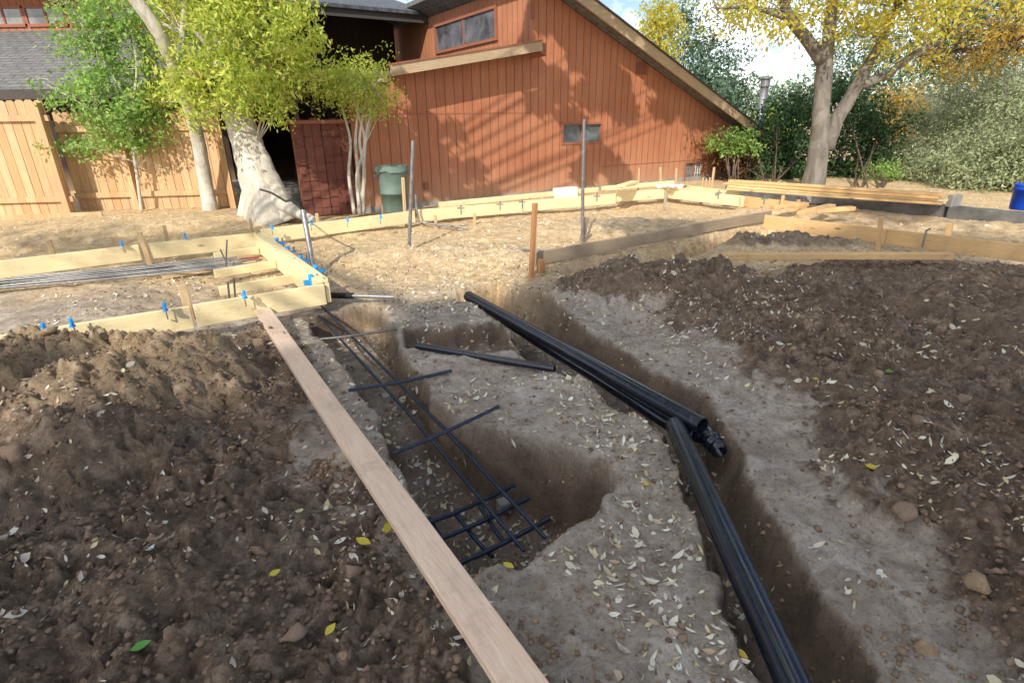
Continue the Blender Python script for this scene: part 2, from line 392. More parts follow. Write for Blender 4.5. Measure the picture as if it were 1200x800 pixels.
def height(x, y):
    near = sstep(14, 8, np.hypot(x, y))
    wx = x + .05*fbm(x, y, 2.6, 3, 3)+.035*fbm(x, y, 8, 3, 4); wy = y + .05*fbm(x, y, 2.6, 3, 5)+.035*fbm(x, y, 8, 3, 6)
    h = .10*fbm(x, y, .55, 4, 11)*near + .02*fbm(x, y, 3, 4, 12)
    h = h - .02
    rough = np.zeros_like(x); pale = np.ones_like(x)
    bx = x+.30*fbm(x, y, 1.6, 5, 501, .6); by = y+.30*fbm(x, y, 1.6, 5, 503, .6); dL = sd_poly(bx, by, R_L); dR = sd_poly(bx, by, R_R); dM = sd_poly(wx, wy, MND)
    mL = sstep(.15, -.15, dL); mR = sstep(.18, -.18, dR)
    rough = np.maximum(mL, mR)
    mm = sstep(.02, -.28, dM); h = h + .25*mm*(1+.5*fbm(x, y, 2.2, 4, 51)) + .05*mR
    rough = np.maximum(rough, mm)
    for (a, b, rx, ry, hh, cl) in BLOBS:
        c = P(a, b, hh*.5); q = ((wx-c.x)/rx)**2+((wy-c.y)/ry)**2
        g = np.exp(-q*1.1); h = h + hh*g*(1+.35*fbm(x, y, 3.0, 3, 61)); rough = np.maximum(rough, cl*sstep(.25, .6, g))
    # terrace behind the far left form
    pf = P(0, 292, .05); nb = (x-pf.x)*(-.5376)+(y-pf.y)*.8432 ; al = (x-pf.x)*.8432+(y-pf.y)*.5376
    ter = sstep(.0, .55, nb+.15*fbm(x, y, 1.5, 3, 41))*sstep(6.0, 2.0, al)
    h = h + .17*ter
    far = sstep(4.6, 6.2, y + .35*(-x)*.2 + .8*fbm(x, y, .8, 3, 71)); 
    straw = np.maximum(far*(1-.8*rough), .5*mm*sstep(2.0, 3.0, y+.6*fbm(x, y, 1.5, 3, 77)))
    # trenches
    dig = np.zeros_like(x)
    def trench(poly, dep, w, bw=0):
        d = sd_poly(wx, wy, poly)
        m = sstep(w*.15, -w, d); return d, m*dep
    inner = 0
    trn = np.zeros_like(x)
    for poly, dep, w in ((T_A, .50, .05), (T_B, .30, .085), (T_X, .16, .05), (T_C, .26, .10), (T_D, .2, .12), (T_E, .17, .12)):
        if poly is T_A: dep = .29+.30*sstep(3.4, 2.4, y)
        d, m = trench(poly, dep, w)
        if poly in (T_D, T_E, T_C): rough = rough*(1-sstep(.04, -.08, d))
        wall = sstep(.02, -.02, d)*sstep(-w*1.25, -w*.6, d)
        trn = np.maximum(trn, sstep(.008, -.014, d)*(.55+.45*sstep(-w*3.0, -w*1.2, d)))
        h = h*(1-.5*sstep(0, -w, d)) - m - wall*.012*fbm(x, y, 14, 3, 88)
    h = h + (.30*mm+.30*rough)*(1-trn)*crumbs(x+.05*fbm(x, y, 6, 3, 641), y+.05*fbm(x, y, 6, 3, 643), .30, 645, .8, .9)*.55
    base = h
    amp = rough*(1-.75*trn)
    spill = sstep(.25, .02, np.minimum(dL, dR))*sstep(.0, .22, fbm(x, y, 5.5, 4, 521, .6)); rough = np.maximum(rough, .75*spill*(1-trn)); amp = np.maximum(amp, .6*spill*(1-trn))
    qx = x+.03*fbm(x, y, 9, 2, 601); qy = y+.03*fbm(x, y, 9, 2, 603)
    big = clods(x, y, .30, 101, .35)*.35
    cl = big + crumbs(qx, qy, .17, 611, .55, .8)*.75*(vnoise(x*1.7, y*1.7, 9)+.75) + crumbs(qx, qy, .075, 613, .8, .9)*.9 + crumbs(x, y, .036, 615, .8, 1.0)*.8
    nearc = sstep(16, 5, np.hypot(x, y))
    h = h + amp*nearc*(cl*.8 + .07*fbm(x, y, 4, 5, 107, .62))
    pk = (1-rough)
    bump = crumbs(qx, qy, .10, 621, .14, .10)*.9 + crumbs(qx, qy, .04, 623, .35, .4)*.55*sstep(-.1, .25, fbm(x, y, 2.2, 3, 625))
    h = h + pk*nearc*(bump*(.8+1.2*trn) + .02*fbm(x, y, 7, 5, 115, .62)) + trn*nearc*crumbs(qx, qy, .12, 631, .5, .5)*.5
    return h, rough, straw, trn
def axis(lo, hi, f0, f1, st, grow):
    a = [f0]
    while a[-1] < f1: a.append(a[-1]+st)
    s = st
    while a[-1] < hi: s *= grow; a.append(a[-1]+s)
    s = st; b = [f0]
    while b[-1] > lo: s *= grow; b.append(b[-1]-s)
    return np.array(b[:0:-1]+a)
XS = axis(-90, 90, -3.2, 3.0, .0135, 1.022); 
ya = [.45]
while ya[-1] < 130: ya.append(ya[-1] + (max(.011, .0042*ya[-1]) if ya[-1] < 14 else (ya[-1]-14)*.06+.06))
yb = [.45]
s_ = .02
while yb[-1] > -40: s_ *= 1.12; yb.append(yb[-1]-s_)
YS = np.array(yb[:0:-1]+ya)
GX, GY = np.meshgrid(XS, YS)
GH, GR, GS, GT = height(GX, GY)
nx, ny = len(XS), len(YS)
idx = np.arange(nx*ny).reshape(ny, nx)
Fq = np.stack([idx[:-1, :-1], idx[:-1, 1:], idx[1:, 1:], idx[1:, :-1]], -1).reshape(-1, 4)
def zat(x, y):
    i = min(max(int(np.searchsorted(XS, x)), 1), nx-1); j = min(max(int(np.searchsorted(YS, y)), 1), ny-1)
    tx = (x-XS[i-1])/(XS[i]-XS[i-1]); ty = (y-YS[j-1])/(YS[j]-YS[j-1])
    return float(GH[j-1, i-1]*(1-tx)*(1-ty)+GH[j-1, i]*tx*(1-ty)+GH[j, i-1]*(1-tx)*ty+GH[j, i]*tx*ty)
def zat_v(x, y):
    i = np.clip(np.searchsorted(XS, x), 1, nx-1); j = np.clip(np.searchsorted(YS, y), 1, ny-1)
    tx = (x-XS[i-1])/(XS[i]-XS[i-1]); ty = (y-YS[j-1])/(YS[j]-YS[j-1])
    return GH[j-1, i-1]*(1-tx)*(1-ty)+GH[j-1, i]*tx*(1-ty)+GH[j, i-1]*(1-tx)*ty+GH[j, i]*tx*ty, GR[j, i], GS[j, i], GT[j, i]

def mat_soil():
    t = NT('soil')
    at = t.n.new('ShaderNodeAttribute'); at.attribute_name = 'soil'
    sp = t.n.new('ShaderNodeSeparateColor'); t.l.new(at.outputs['Color'], sp.inputs[0])
    v = t.coord('Object')
    n1 = t.noise(v, 1.3, 8, .6, .4); n2 = t.noise(v, 11, 8, .68, .2); n3 = t.noise(v, 48, 6, .75); n4 = t.noise(v, 4.2, 7, .62)
    pale = t.ramp(n2, [(.3, (.30, .235, .18)), (.5, (.53, .44, .355)), (.72, (.76, .66, .55))])
    pale = t.mix(t.ramp(n1, [(.38, (0, 0, 0)), (.62, (.75, .75, .75))]), pale, t.ramp(n4, [(.35, (.25, .19, .15)), (.7, (.46, .385, .32))]))
    pale = t.mix(t.ramp(t.noise(v, 2.6, 9, .7, .8), [(.52, (0, 0, 0)), (.66, (.75, .75, .75))]), pale, (.70, .63, .55))
    dark = t.ramp(n2, [(.3, (.055, .037, .026)), (.5, (.215, .152, .106)), (.7, (.50, .38, .28))])
    dark = t.mix(t.ramp(n4, [(.45, (0, 0, 0)), (.72, (.8, .8, .8))]), dark, (.24, .172, .12))
    dark = t.mix(t.ramp(t.noise(v, 1.9, 8, .68, .6), [(.50, (0, 0, 0)), (.64, (.7, .7, .7))]), dark, t.ramp(n2, [(.3, (.13, .095, .07)), (.55, (.29, .225, .175)), (.75, (.46, .38, .31))]))
    wall = t.ramp(n4, [(.3, (.13, .088, .06)), (.7, (.31, .225, .158))])  # brown trench soil, also darkened for the shade inside the cuts
    straw = t.ramp(n2, [(.3, (.38, .25, .13)), (.5, (.74, .54, .31)), (.7, (.95, .78, .50))])
    straw = t.mix(t.ramp(n1, [(.35, (0, 0, 0)), (.7, (.7, .7, .7))]), straw, t.ramp(n4, [(.3, (.36, .235, .14)), (.7, (.72, .54, .35))]))
    rn = t.ramp(t.math('ADD', sp.outputs[0], t.math('MULTIPLY', t.math('SUBTRACT', n4, .5), .9)), [(.35, (0, 0, 0)), (.62, (1, 1, 1))])
    c = t.mix(rn, pale, dark)
    c = t.mix(t.math('MULTIPLY', sp.outputs[2], .95), c, wall)
    c = t.mix(sp.outputs[1], c, straw)
    c = t.mix(t.ramp(n3, [(.36, (.75, .75, .75)), (.49, (0, 0, 0))]), c, t.mix(.5, c, (.02, .015, .01)))
    vo = t.n.new('ShaderNodeTexVoronoi'); vo.inputs['Scale'].default_value = 42; t.l.new(v, vo.inputs['Vector'])
    fleck = t.ramp(vo.outputs['Distance'], [(.10, (1, 1, 1)), (.2, (0, 0, 0))])
    fm = t.math('MULTIPLY', fleck, t.math('GREATER_THAN', t.math('ADD', n1, t.math('MULTIPLY', sp.outputs[1], .2)), .58))
    c = t.mix(t.math('MULTIPLY', fm, .32), c, (.55, .47, .36))
    h = t.math('ADD', t.math('MULTIPLY', n2, .6), t.math('MULTIPLY', n3, .35))
    nrm = t.bump(h, 1.0, .045)
    nrm = t.bump(t.noise(v, 170, 4, .75), .9, .008, nrm)
    return t.out(c, .92, nrm)
M['soil'] = mat_soil()
ground = np_mesh('ground', np.stack([GX.ravel(), GY.ravel(), GH.ravel()], -1), Fq, M['soil'], None, True)
tag(ground, kind='structure')
ca = ground.data.attributes.new('soil', 'FLOAT_COLOR', 'POINT')
ca.data.foreach_set('color', np.stack([GR.ravel(), GS.ravel(), GT.ravel()*(1-GS.ravel()*.6), np.ones(nx*ny)], -1).astype(np.float32).ravel())

# ------------------------------------------------------------------ leaves and clods
def leaf_quads(pos, size, asp=.4, flat=0.0, droop=0.0, rng=RNG):
    n = len(pos); a = rng.normal(size=(n, 3)); a[:, 2] = a[:, 2]*(1-flat) - droop
    a /= np.linalg.norm(a, axis=1)[:, None]+1e-9
    b = rng.normal(size=(n, 3)); 
    if flat > 0: b[:, 2] *= (1-flat)
    b -= a*(a*b).sum(1)[:, None]; b /= np.linalg.norm(b, axis=1)[:, None]+1e-9
    nn = np.cross(a, b)
    L = (size*rng.uniform(.6, 1.3, n))[:, None]
    Wd = L*asp*.5
    p0 = pos; p2 = pos+a*L; m = pos+a*L*.45
    V = np.stack([p0, m+b*Wd+nn*L*.08, p2, m-b*Wd+nn*L*.08], 1).reshape(-1, 3)
    return V, np.arange(4*n).reshape(-1, 4)
def crown_points(ells, nclump, per, spread, shell=.45):
    """clumps of leaves spread through the ellipsoids, most of them towards the outside"""
    out = []; vols = np.array([e[3]*e[4]*e[5] for e in ells]); vols = vols/vols.sum(); cl = []
    for e, w in zip(ells, vols):
        k = max(1, int(nclump*w)); d = RNG.normal(size=(k, 3)); d /= np.linalg.norm(d, axis=1)[:, None]
        r = shell+(1-shell)*RNG.random(k)**.7; r *= RNG.uniform(.75, 1.18, k)
        cl.append(np.array(e[:3])+d*r[:, None]*np.array(e[3:6]))
    cl = np.concatenate(cl)
    for c in cl:
        k = int(per*RNG.uniform(.5, 1.5)); s = spread*RNG.uniform(.5, 1.3)
        q = RNG.normal(size=(k, 3))*s; q[:, 2] *= .65; q[:, 2] -= .25*np.abs(q[:, 0])
        out.append(c+q)
    return np.concatenate(out), cl
def tree(name, label, cat, base, trunks, ells, nclump, per, spread, size, leafmat, bark, asp=.42, droop=.3, twigs=40, group=None, shell=.45, twr=.02, seg=12, extra=None, wob=.05):
    t = empty(name, base); tag(t, label, cat, group)
    B = Vector(base); tk = MB()
    for pts, rad in trunks:
        # resample for a smooth uneven limb
        pp = []; rr = []
        for i in range(len(pts)-1):
            for k in range(5):
                f = k/5; q = Vector(pts[i]).lerp(Vector(pts[i+1]), f); pp.append(q); rr.append(rad[i]*(1-f)+rad[i+1]*f)
        pp.append(Vector(pts[-1])); rr.append(rad[-1])
        for _ in range(2): pp = [pp[0]]+[(pp[i-1]+pp[i]*2+pp[i+1])/4 for i in range(1, len(pp)-1)]+[pp[-1]]
        pp = [q + Vector((random.uniform(-1, 1), random.uniform(-1, 1), 0))*rr[i]*.05 for i, q in enumerate(pp)]
        tk.tube([q-B for q in pp], rr, seg, wob=wob)
    pos, cl = crown_points(ells, nclump, per, spread, shell)
    if extra is not None: pos = np.concatenate([pos, extra])
    tips = [Vector(p) for pts, r in trunks for p in pts[1:]]
    ch = RNG.choice(len(cl), min(twigs, len(cl)), replace=False)
    for i in ch:
        c = Vector(cl[i]); n = min(tips, key=lambda q: (q-c).length + (0 if q.z < c.z+.2 else 1.0))
        mid = n.lerp(c, .5)+Vector((0, 0, .06))
        tk.tube([n-B, mid-B, c-B], [twr, twr*.6, twr*.25], 5, cap=False)
    tk.build('trunk', bark, t, True)
    V, Fl = leaf_quads(pos, size, asp, 0, droop); V = V-np.array(base)
    np_mesh('crown', V, Fl, leafmat, t)
    return t

# ------------------------------------------------------------------ boards
def board(name, p0, p1, w, h, mat, label=None, cat=None, group=None, parent=None, roll=0.0, up=None, warp=0.0, kind=None):
    """box from p0 to p1 (centre line), w across, h high, local X along its length"""
    p0 = Vector(p0); p1 = Vector(p1); L = (p1-p0).length; x = (p1-p0).normalized()
    u = Vector(up) if up else Vector((0, 0, 1)); y = u.cross(x).normalized(); z = x.cross(y)
    m = Matrix((x, y, z)).transposed().to_4x4(); m = m @ Matrix.Rotation(roll, 4, 'X'); m.translation = (p0+p1)/2
    n = max(1, int(L/.5)); mb = MB(); ph = random.random()*6
    for i in range(n+1):
        t_ = -L/2+L*i/n; dz = warp*math.sin(ph+i*1.1); dy = warp*math.cos(ph*2+i*.8)
        for a, b in ((-1, -1), (1, -1), (1, 1), (-1, 1)): mb.v.append((t_, a*w/2+dy, b*h/2+dz))
    for i in range(n):
        for k in range(4): mb.f.append((i*4+k, i*4+(k+1) % 4, i*4+4+(k+1) % 4, i*4+4+k))
    mb.f += [(3, 2, 1, 0), (n*4, n*4+1, n*4+2, n*4+3)]
    me = bpy.data.meshes.new(name); me.from_pydata(mb.v, [], mb.f)
    bm = bmesh.new(); bm.from_mesh(me); bmesh.ops.recalc_face_normals(bm, faces=bm.faces)
    ed = [e for e in bm.edges if len(e.link_faces) == 2 and e.calc_face_angle(0) > .5]
    bmesh.ops.bevel(bm, geom=ed, offset=min(.004, w*.1, h*.1), segments=1, affect='EDGES'); bm.to_mesh(me); bm.free()
    me.materials.append(mat); o = bpy.data.objects.new(name, me); COL.objects.link(o); o.matrix_world = m
    tag(o, label, cat, group, kind)
    if parent is not None: o.parent = parent
    return o
def form(a, b, label, zt=.25, h=.19, t=.04, mat='form', nt=None, group=None, away=1, zt2=None):
    """board standing on edge; a and b are where its near top edge runs"""
    p = P(a[0], a[1], zt); q = P(b[0], b[1], zt if zt2 is None else zt2); d = (q-p).normalized(); n = Vector((-d.y, d.x, 0))*away
    p = p+n*t/2; q = q+n*t/2
    return board('form_board', p-Vector((0, 0, h/2)), q-Vector((0, 0, h/2)), t, h, M[mat], label, 'form board', group, warp=.002)

form((-90, 408), (222, 359), 'long yellow form board on edge in the left foreground behind the dirt mound')
form((226, 358), (380, 333), 'yellow form board on edge ending in a cut corner beside the rebar trench')
form((-90, 316), (162, 287), 'yellow form board on edge nearest the picket fence, with the rebar bundle in front')
form((170, 286), (300, 273), 'yellow form board between the leaning stake and the corner of the forms', zt=.25)
form((306, 269), (486, 247), 'yellow form board running below the big pale tree trunk and trash can')
form((489, 246), (612, 236), 'yellow form board along the house wall right of the short grey pipe')
form((614, 235.6), (722, 227), 'yellow form board crossed by the tall steel pipe in front of the house')
form((724, 225), (782, 221), 'short yellow form board at the far corner of the house', zt=.27)
form((784, 221), (872, 230), 'yellow form board turning away from the far corner of the forms', zt=.27)
form((873, 230), (945, 238), 'far form board ending behind the lumber scraps', zt=.25, mat='form_orange')
form((792, 216), (868, 225), 'pale thin form board behind the far corner form', zt=.27, h=.1)
form((628, 296), (905, 247), 'weathered grey brown form board beside the dark trench in the middle', zt=.2, h=.15, mat='old_board')
form((896, 252), (1040, 268.4), 'orange brown form board starting beside the lumber scraps', mat='form_orange')
form((1041, 268.5), (1330, 302), 'orange brown form board running out of the right edge', mat='form_orange')
form((935, 239), (1090, 252), 'low tan board lying in front of the concrete curb', zt=.12, h=.1, mat='form_orange')
# the perpendicular double form and its cross pieces
pa = P(300, 277, .25); pb = P(372, 333, .25); dd = (pb-pa).normalized(); nn_ = Vector((dd.y, -dd.x, 0))
board('form_board', pa-Vector((0, 0, .095))+nn_*.0, pb-Vector((0, 0, .095)), .04, .19, M['form'], 'left board of the double form running toward the camera under the blue anchors', 'form board')
board('form_board', pa-Vector((0, 0, .095))-nn_*.085, pb-Vector((0, 0, .095))-nn_*.085, .04, .185, M['form'], 'right board of the double form holding the blue anchors', 'form board')
board('cleat', pa-Vector((0, 0, .0))-nn_*.04+Vector((0, 0, .022)), pb-nn_*.04+Vector((0, 0, .022)), .12, .04, M['form'], 'flat yellow board capping the double form that runs toward the camera', 'form board')
for a, b, lb in (((250, 296), (302, 289), 'farthest of the three short cross boards left of the double form'), ((250, 316), (322, 305), 'middle one of the three short cross boards left of the double form'), ((256, 336), (345, 321), 'nearest of the three short cross boards left of the double form')):
    p = P(*a, .16); q = P(*b, .16); board('cross_board', p-Vector((0, 0, .045)), q-Vector((0, 0, .045)), .05, .09, M['form'], lb, 'board', 'short cross boards beside the double form')
# near plank lying flat
p = P(306, 360, .13); q = P(613, 800, .13); d_ = (q-p); q = p+d_*1.16
board('plank', p-Vector((0, 0, .02)), q-Vector((0, 0, .02)), .125, .04, M['plank'], 'long pale plank lying along the left edge of the rebar trench', 'plank', warp=.002)
board('plank', P(846, 300, .22), P(1115, 300, .24), .09, .065, M['form_orange'], 'loose pale board lying across the dark soil on the right', 'plank', warp=.003)
board('plank', P(190, 325, .05), P(300, 307, .08), .06, .04, M['stake'], 'short loose board lying beneath the rebar bundle', 'plank')
# lumber stack on the low wall
for k, (e, mt) in enumerate(((0, 'form_orange'), (1, 'form'), (-1, 'form_orange'), (.5, 'form_orange'))):
    z = .36+.042*k; a = P(852+e*4, 222.5-k*.5, .34); b = P(1104+e*5, 240, .34)
    board('lumber', Vector((a.x, a.y, z)), Vector((b.x, b.y, z)), .14, .038, M[mt], ('bottom', 'second from bottom', 'third from bottom', 'top')[k]+' board of the lumber stack resting on the concrete curb', 'lumber', 'lumber stacked on the curb', warp=.002)
for px, lb in ((858, 'left'), (988, 'middle'), (1078, 'right')):
    a = P(px, 218+(px-852)*.073, .31); board('spacer_block', (a.x-.1, a.y-.1, .32), (a.x+.1, a.y+.14, .32), .08, .035, M['form_orange'], lb+' wooden spacer block under the lumber stack on the curb', 'wood block', 'spacer blocks under the lumber')

# ------------------------------------------------------------------ stakes
def stake(base, top, lb, w=.04, mat='stake', cap=None, point=False, zb=0.02):
    """base pixel on the ground, top pixel; the stake stands at its base's depth"""
    b = P(*base, zb); t = D(*top, b.y); o = board('stake', b-Vector((0, 0, .12)), t, w, w*.9, M[mat], lb, 'stake', 'wooden stakes at the forms', up=(0.54, -.84, 0))
    if cap: board('cap', Vector((0, 0, 0))+t-Vector((0, 0, .05)), t+Vector((0, 0, .003)), w*1.06, w*.97, M[cap], up=(0.54, -.84, 0))
    return o
stake((64, 300), (56, 281), 'stubby stake behind the form nearest the fence, toward the left edge', .06)
stake((176, 308), (163, 272), 'split stake leaning against the joint of the far left form', .055)
stake((197, 286), (192, 264), 'short stake behind the far left form, second from the joint', .05)
stake((222, 368), (213, 333), 'wide short stake behind the joint of the foreground form', .07, zb=.0)
stake((296, 275), (293, 256), 'small stake at the corner where the forms meet under the big trunk', .04)
stake((374, 272), (371, 250), 'small stake behind the form below the tree root', .045)
stake((349, 320), (346, 296), 'short stake standing on the right of the double form', .04)
stake((622, 322), (627, 238), 'tall reddish stake standing alone in the middle of the yard', .05, 'stake_red')
stake((633, 325), (634, 304), 'stub of wood at the broken end of the weathered form', .07, 'stake_red', zb=-.05)
stake((679, 284), (688, 255), 'short board leaning at the foot of the tall steel pipe', .06, 'old_board')
stake((448, 250), (447, 213), 'pale stake leaning against the front of the trash can', .04, 'grey_board')
stake((475, 262), (472, 208), 'thin pale stake right of the trash can', .045, 'stake')
stake((628, 247), (637, 230), 'short stake behind the wall-side form left of the tall stake', .045)
stake((556, 262), (556, 250), 'low peg in front of the wall-side form, left one', .04)
stake((511, 265), (510, 252), 'low peg in front of the form near the short grey pipe', .04)
stake((748, 222), (749, 197), 'thin yellow stake standing by the small lumber pile', .035, zb=.1)
stake((775, 220), (774, 196), 'tall pale stake left of the pair before the far corner', .04, zb=.1)
stake((792, 222), (793, 197), 'tall pale stake right of the pair before the far corner', .04, zb=.1)
stake((833, 228), (837, 196), 'pink-tipped tall stake near the house corner window', .04, cap=None, zb=.1)
stake((823, 217), (824, 208), 'leftmost of the three tiny pegs below the small window', .03, zb=.1)
stake((827, 217), (828, 209), 'middle one of the three tiny pegs below the small window', .03, zb=.1)
stake((831, 217), (832, 208), 'rightmost of the three tiny pegs below the small window', .03, zb=.1)
stake((780, 243), (780, 224), 'low peg in front of the far corner of the forms', .045, 'grey_board')
stake((821, 238), (822, 226), 'low peg in front of the turning form, left of two', .05)
stake((868, 246), (868, 231), 'low peg in front of the turning form, right of two', .05)
stake((914, 252), (918, 229), 'leaning stake at the far end of the weathered form', .045, 'form_orange')
stake((935, 252), (936, 234), 'shorter stake among the lumber scraps', .05, 'form_orange')
stake((1030, 292), (1033, 254), 'stake nailed to the middle of the orange brown form', .05, 'form_orange')
stake((1108, 282), (1114, 262), 'thick stake standing behind the orange brown form on the right', .07, 'form_orange')
for k, (a, b, lb) in enumerate((((955, 247), (1000, 244), 'rough lumber scrap lying under the far right form corner'), ((905, 243), (945, 239), 'tan scrap board lying across the corner of the right forms'), ((938, 250), (975, 241), 'short square lumber scrap beside the right form corner'))):
    board('lumber_scrap', P(*a, .24), P(*b, .26), .12, .06, M['form_orange'], lb, 'lumber scrap', 'lumber scraps at the right form corner')
# little pile of yellow lumber and the white sheet in the far corner
for k in range(3):
    a = P(724+k*2, 219-k*.5, .36+.045*k); b = P(744, 215-k, .36+.045*k)
    board('lumber_offcut', a, b, .16, .042, M['form'], ('bottom', 'middle', 'top')[k]+' yellow offcut of the small pile by the house wall', 'lumber offcut', 'offcuts piled by the house')
for a, b, lb in (((515, 240), (700, 222), 'pale board lying along the foot of the house wall'), ((706, 221), (790, 214), 'pale board along the wall foot behind the far corner')):
    board('board', P(*a, .2), P(*b, .2), .09, .09, M['form'], lb, 'board')
sh = MB(); c0 = P(788, 219, .3)
gw = [[Vector((c0.x+(i-3)*.085*.84+(j-3)*.08*-.53, c0.y+(i-3)*.085*.54+(j-3)*.08*.84, .30+.03*math.sin(i*1.9+j)+.03*random.random())) for i in range(7)] for j in range(7)]
sh.add([v for r in gw for v in r], [(j*7+i, j*7+i+1, j*7+i+8, j*7+i+7) for j in range(6) for i in range(6)])
tag(sh.build('paper_sheet', M['paper'], None, True), 'crumpled white sheet lying on the far corner of the forms', 'sheet')

# ------------------------------------------------------------------ blue anchor holders
def anchor(loc, rz, lb, s=1.0, arm=.2):
    t = empty('anchor_holder', loc, rz); tag(t, lb, 'anchor holder', 'blue anchor bolt holders clipped to the forms')
    m = MB().lathe([(.0, .05), (.016, .05), (.02, .03), (.014, .02), (.014, -.02), (.028, -.02), (.028, -.035), (0, -.035)], 10)
    m.box((0, .03, -.005), (.03, .07, .022)).box((0, -.03, .0), (.012, .05, .035)).build('clip', M['blue'], t)
    MB().tube([(0, .05, -.14), (0, .05, .045)], .007, 6).tube([(0, .05, -.14), (.0, .09, -.15)], .007, 6).build('bolt', M['galv'], t)
    s *= .62; t.scale = (s, s, s); return t
ANC = [(48, 383.5, 'on the foreground form, nearest the left edge', .25), (81, 378, 'on the foreground form, right of the leftmost holder', .25), (191, 359.5, 'on the foreground form just left of the wide stake', .25), (285, 345, 'on the foreground form just left of the capping board', .25),
       (141, 284.5, 'on the form nearest the fence, left of the leaning stake', .25), (216, 276, 'on the form nearest the fence, right of the leaning stake', .25), (318, 265, 'behind the corner of the forms below the big trunk', .25), (364, 260.5, 'on the wall-side form above the leaning grey pipe', .25), (407, 256.5, 'on the wall-side form left of the trash can', .25), (446, 253, 'on the form in front of the trash can', .25)]
for px, py, lb, z in ANC: a = P(px, py+1, z+.05); anchor((a.x, a.y+.02, z+.045), R_(32), 'blue plastic anchor holder '+lb, 1.2)
for k, (px, py) in enumerate(((325, 286), (338, 296.5), (353, 307), (371, 319), (365, 331))):
    a = P(px, py, .24); anchor((a.x, a.y, .25), R_(-58+k*4), ('farthest', 'second farthest', 'middle', 'second nearest', 'nearest')[k]+' blue anchor holder on the double form beside the leaning pipe', 2.1)
for k, (px, py) in enumerate(((540, 243.5), (586, 239), (612, 236.5), (700, 229.5), (843, 226), (897, 232.5))):
    a = P(px, py, .29); t = empty('anchor_bolt', (a.x, a.y+.03, .28)); tag(t, 'small grey anchor bolt on the far form, '+('below the left part of the house wall', 'left of the tall reddish stake', 'behind the tall reddish stake', 'right of the tall steel pipe', 'near the pink-tipped stake', 'left of the lumber scraps')[k], 'anchor bolt', 'grey anchor bolts on the far forms')
    MB().tube([(0, 0, -.1), (0, 0, .05)], .012, 6).build('bolt', M['galv'], t); MB().box((0, 0, 0), (.12, .03, .02)).build('bracket', M['galv'], t)
t = P(1085, 273, .27); MBt = MB().tube([(t.x, t.y, .1), (t.x, t.y, .30), (t.x+.02, t.y-.03, .33)], .012, 6)
tag(MBt.build('anchor_rod', M['galv']), 'small bent rod sticking up behind the orange brown form on the right', 'rod')

# ------------------------------------------------------------------ pipes, rebar
def tubeobj(name, pts, r, mat, lb, cat, group=None, seg=12, hollow=False, smooth=True):
    c = sum((Vector(p) for p in pts), Vector())/len(pts)
    m = MB().tube([Vector(p)-c for p in pts], r, seg, hollow=hollow)
    o = m.build(name, mat, None, False); 
    if smooth:
        o.data.shade_smooth(); 
        try: o.data.set_sharp_from_angle(angle=R_(40))
        except Exception: pass
    o.location = c; return tag(o, lb, cat, group)
pA0 = P(369, 322, .02); pA1 = D(355, 246, pA0.y+.25)
tubeobj('steel_pipe', [pA0-Vector((0, 0, .15)), pA1], .028, M['galv'], 'thick grey steel pipe leaning beside the blue anchors, cable from its top', 'pipe', hollow=True)
tubeobj('cable', [pA1-Vector((0, 0, .05)), pA1+Vector((-.03, 0, .05)), pA1+Vector((-.14, .12, .10)), D(335, 236, 7.2), D(318, 226, 8.0), D(305, 222, 8.7)], .014, M['black'], 'black cable curving out of the top of the leaning pipe', 'cable', seg=8)
b = P(478, 288, .03); tubeobj('steel_pipe', [b-Vector((0, 0, .15)), D(484, 165, b.y)], .024, M['galv'], 'upright grey steel pipe standing in front of the trash can', 'pipe', hollow=True)
b = P(683, 286, .03); tubeobj('steel_pipe', [b-Vector((0, 0, .15)), D(683, 215, b.y), D(684.5, 140, b.y)], [.024, .021, .018], M['galv'], 'tallest upright steel pipe, in front of the small house window', 'pipe', hollow=False)
b = P(492, 262, .05); tubeobj('conduit', [D(487, 228, b.y), D(488, 245, b.y), b+Vector((0, 0, .03)), b+Vector((.12, 0, .0)), P(535, 266, .06), P(548, 267, .05)], .018, M['galv'], 'thin grey conduit bending onto the ground behind the upright pipe', 'conduit')
tubeobj('conduit', [P(382, 346, .02), P(414, 346.5, .05)], .03, M['black'], 'black rubber sleeve on the bright conduit by the form corner', 'sleeve')
tubeobj('conduit', [P(412, 346.5, .05), P(462, 348, .06)], .017, M['chrome'], 'bright metal conduit pointing right from the form corner', 'conduit')
tubeobj('conduit', [P(562, 291, .1), P(640, 293, .1)], .012, M['rebar_grey'], 'thin grey rod lying on the sunlit dirt left of the tall stake', 'rod')
g_ = 'black drain pipes in the trenches'
tubeobj('drain_pipe', [P(549, 347, .06), P(690, 425, .05), P(823, 499, .04)], .05, M['abs'], 'long black drain pipe lying uppermost along the right trench', 'drain pipe', g_, 24, True)
tubeobj('drain_pipe', [P(556, 352, -.08), P(640, 406, -.1), P(700, 442, -.1), P(800, 506, -.09)], .045, M['abs'], 'second black drain pipe half hidden beneath the long upper one', 'drain pipe', g_, 24, True)
tubeobj('drain_pipe', [P(791, 498, .0), P(860, 650, -.03), P(929, 800, -.05), P(975, 900, -.05)], .054, M['abs'], 'thick black drain pipe running out of the bottom edge', 'drain pipe', g_, 28, True)
tubeobj('drain_pipe', [P(488, 405, .03), P(570, 419, .035), P(650, 432, .04)], .026, M['abs'], 'short thin black pipe lying on the pale soil beside the rebar trench', 'drain pipe', g_, 20, True)
t = empty('pipe_fitting', P(832, 516, -.08)); tag(t, 'black pipe elbow fitting lying in the right trench at the end of the long pipe', 'pipe fitting')
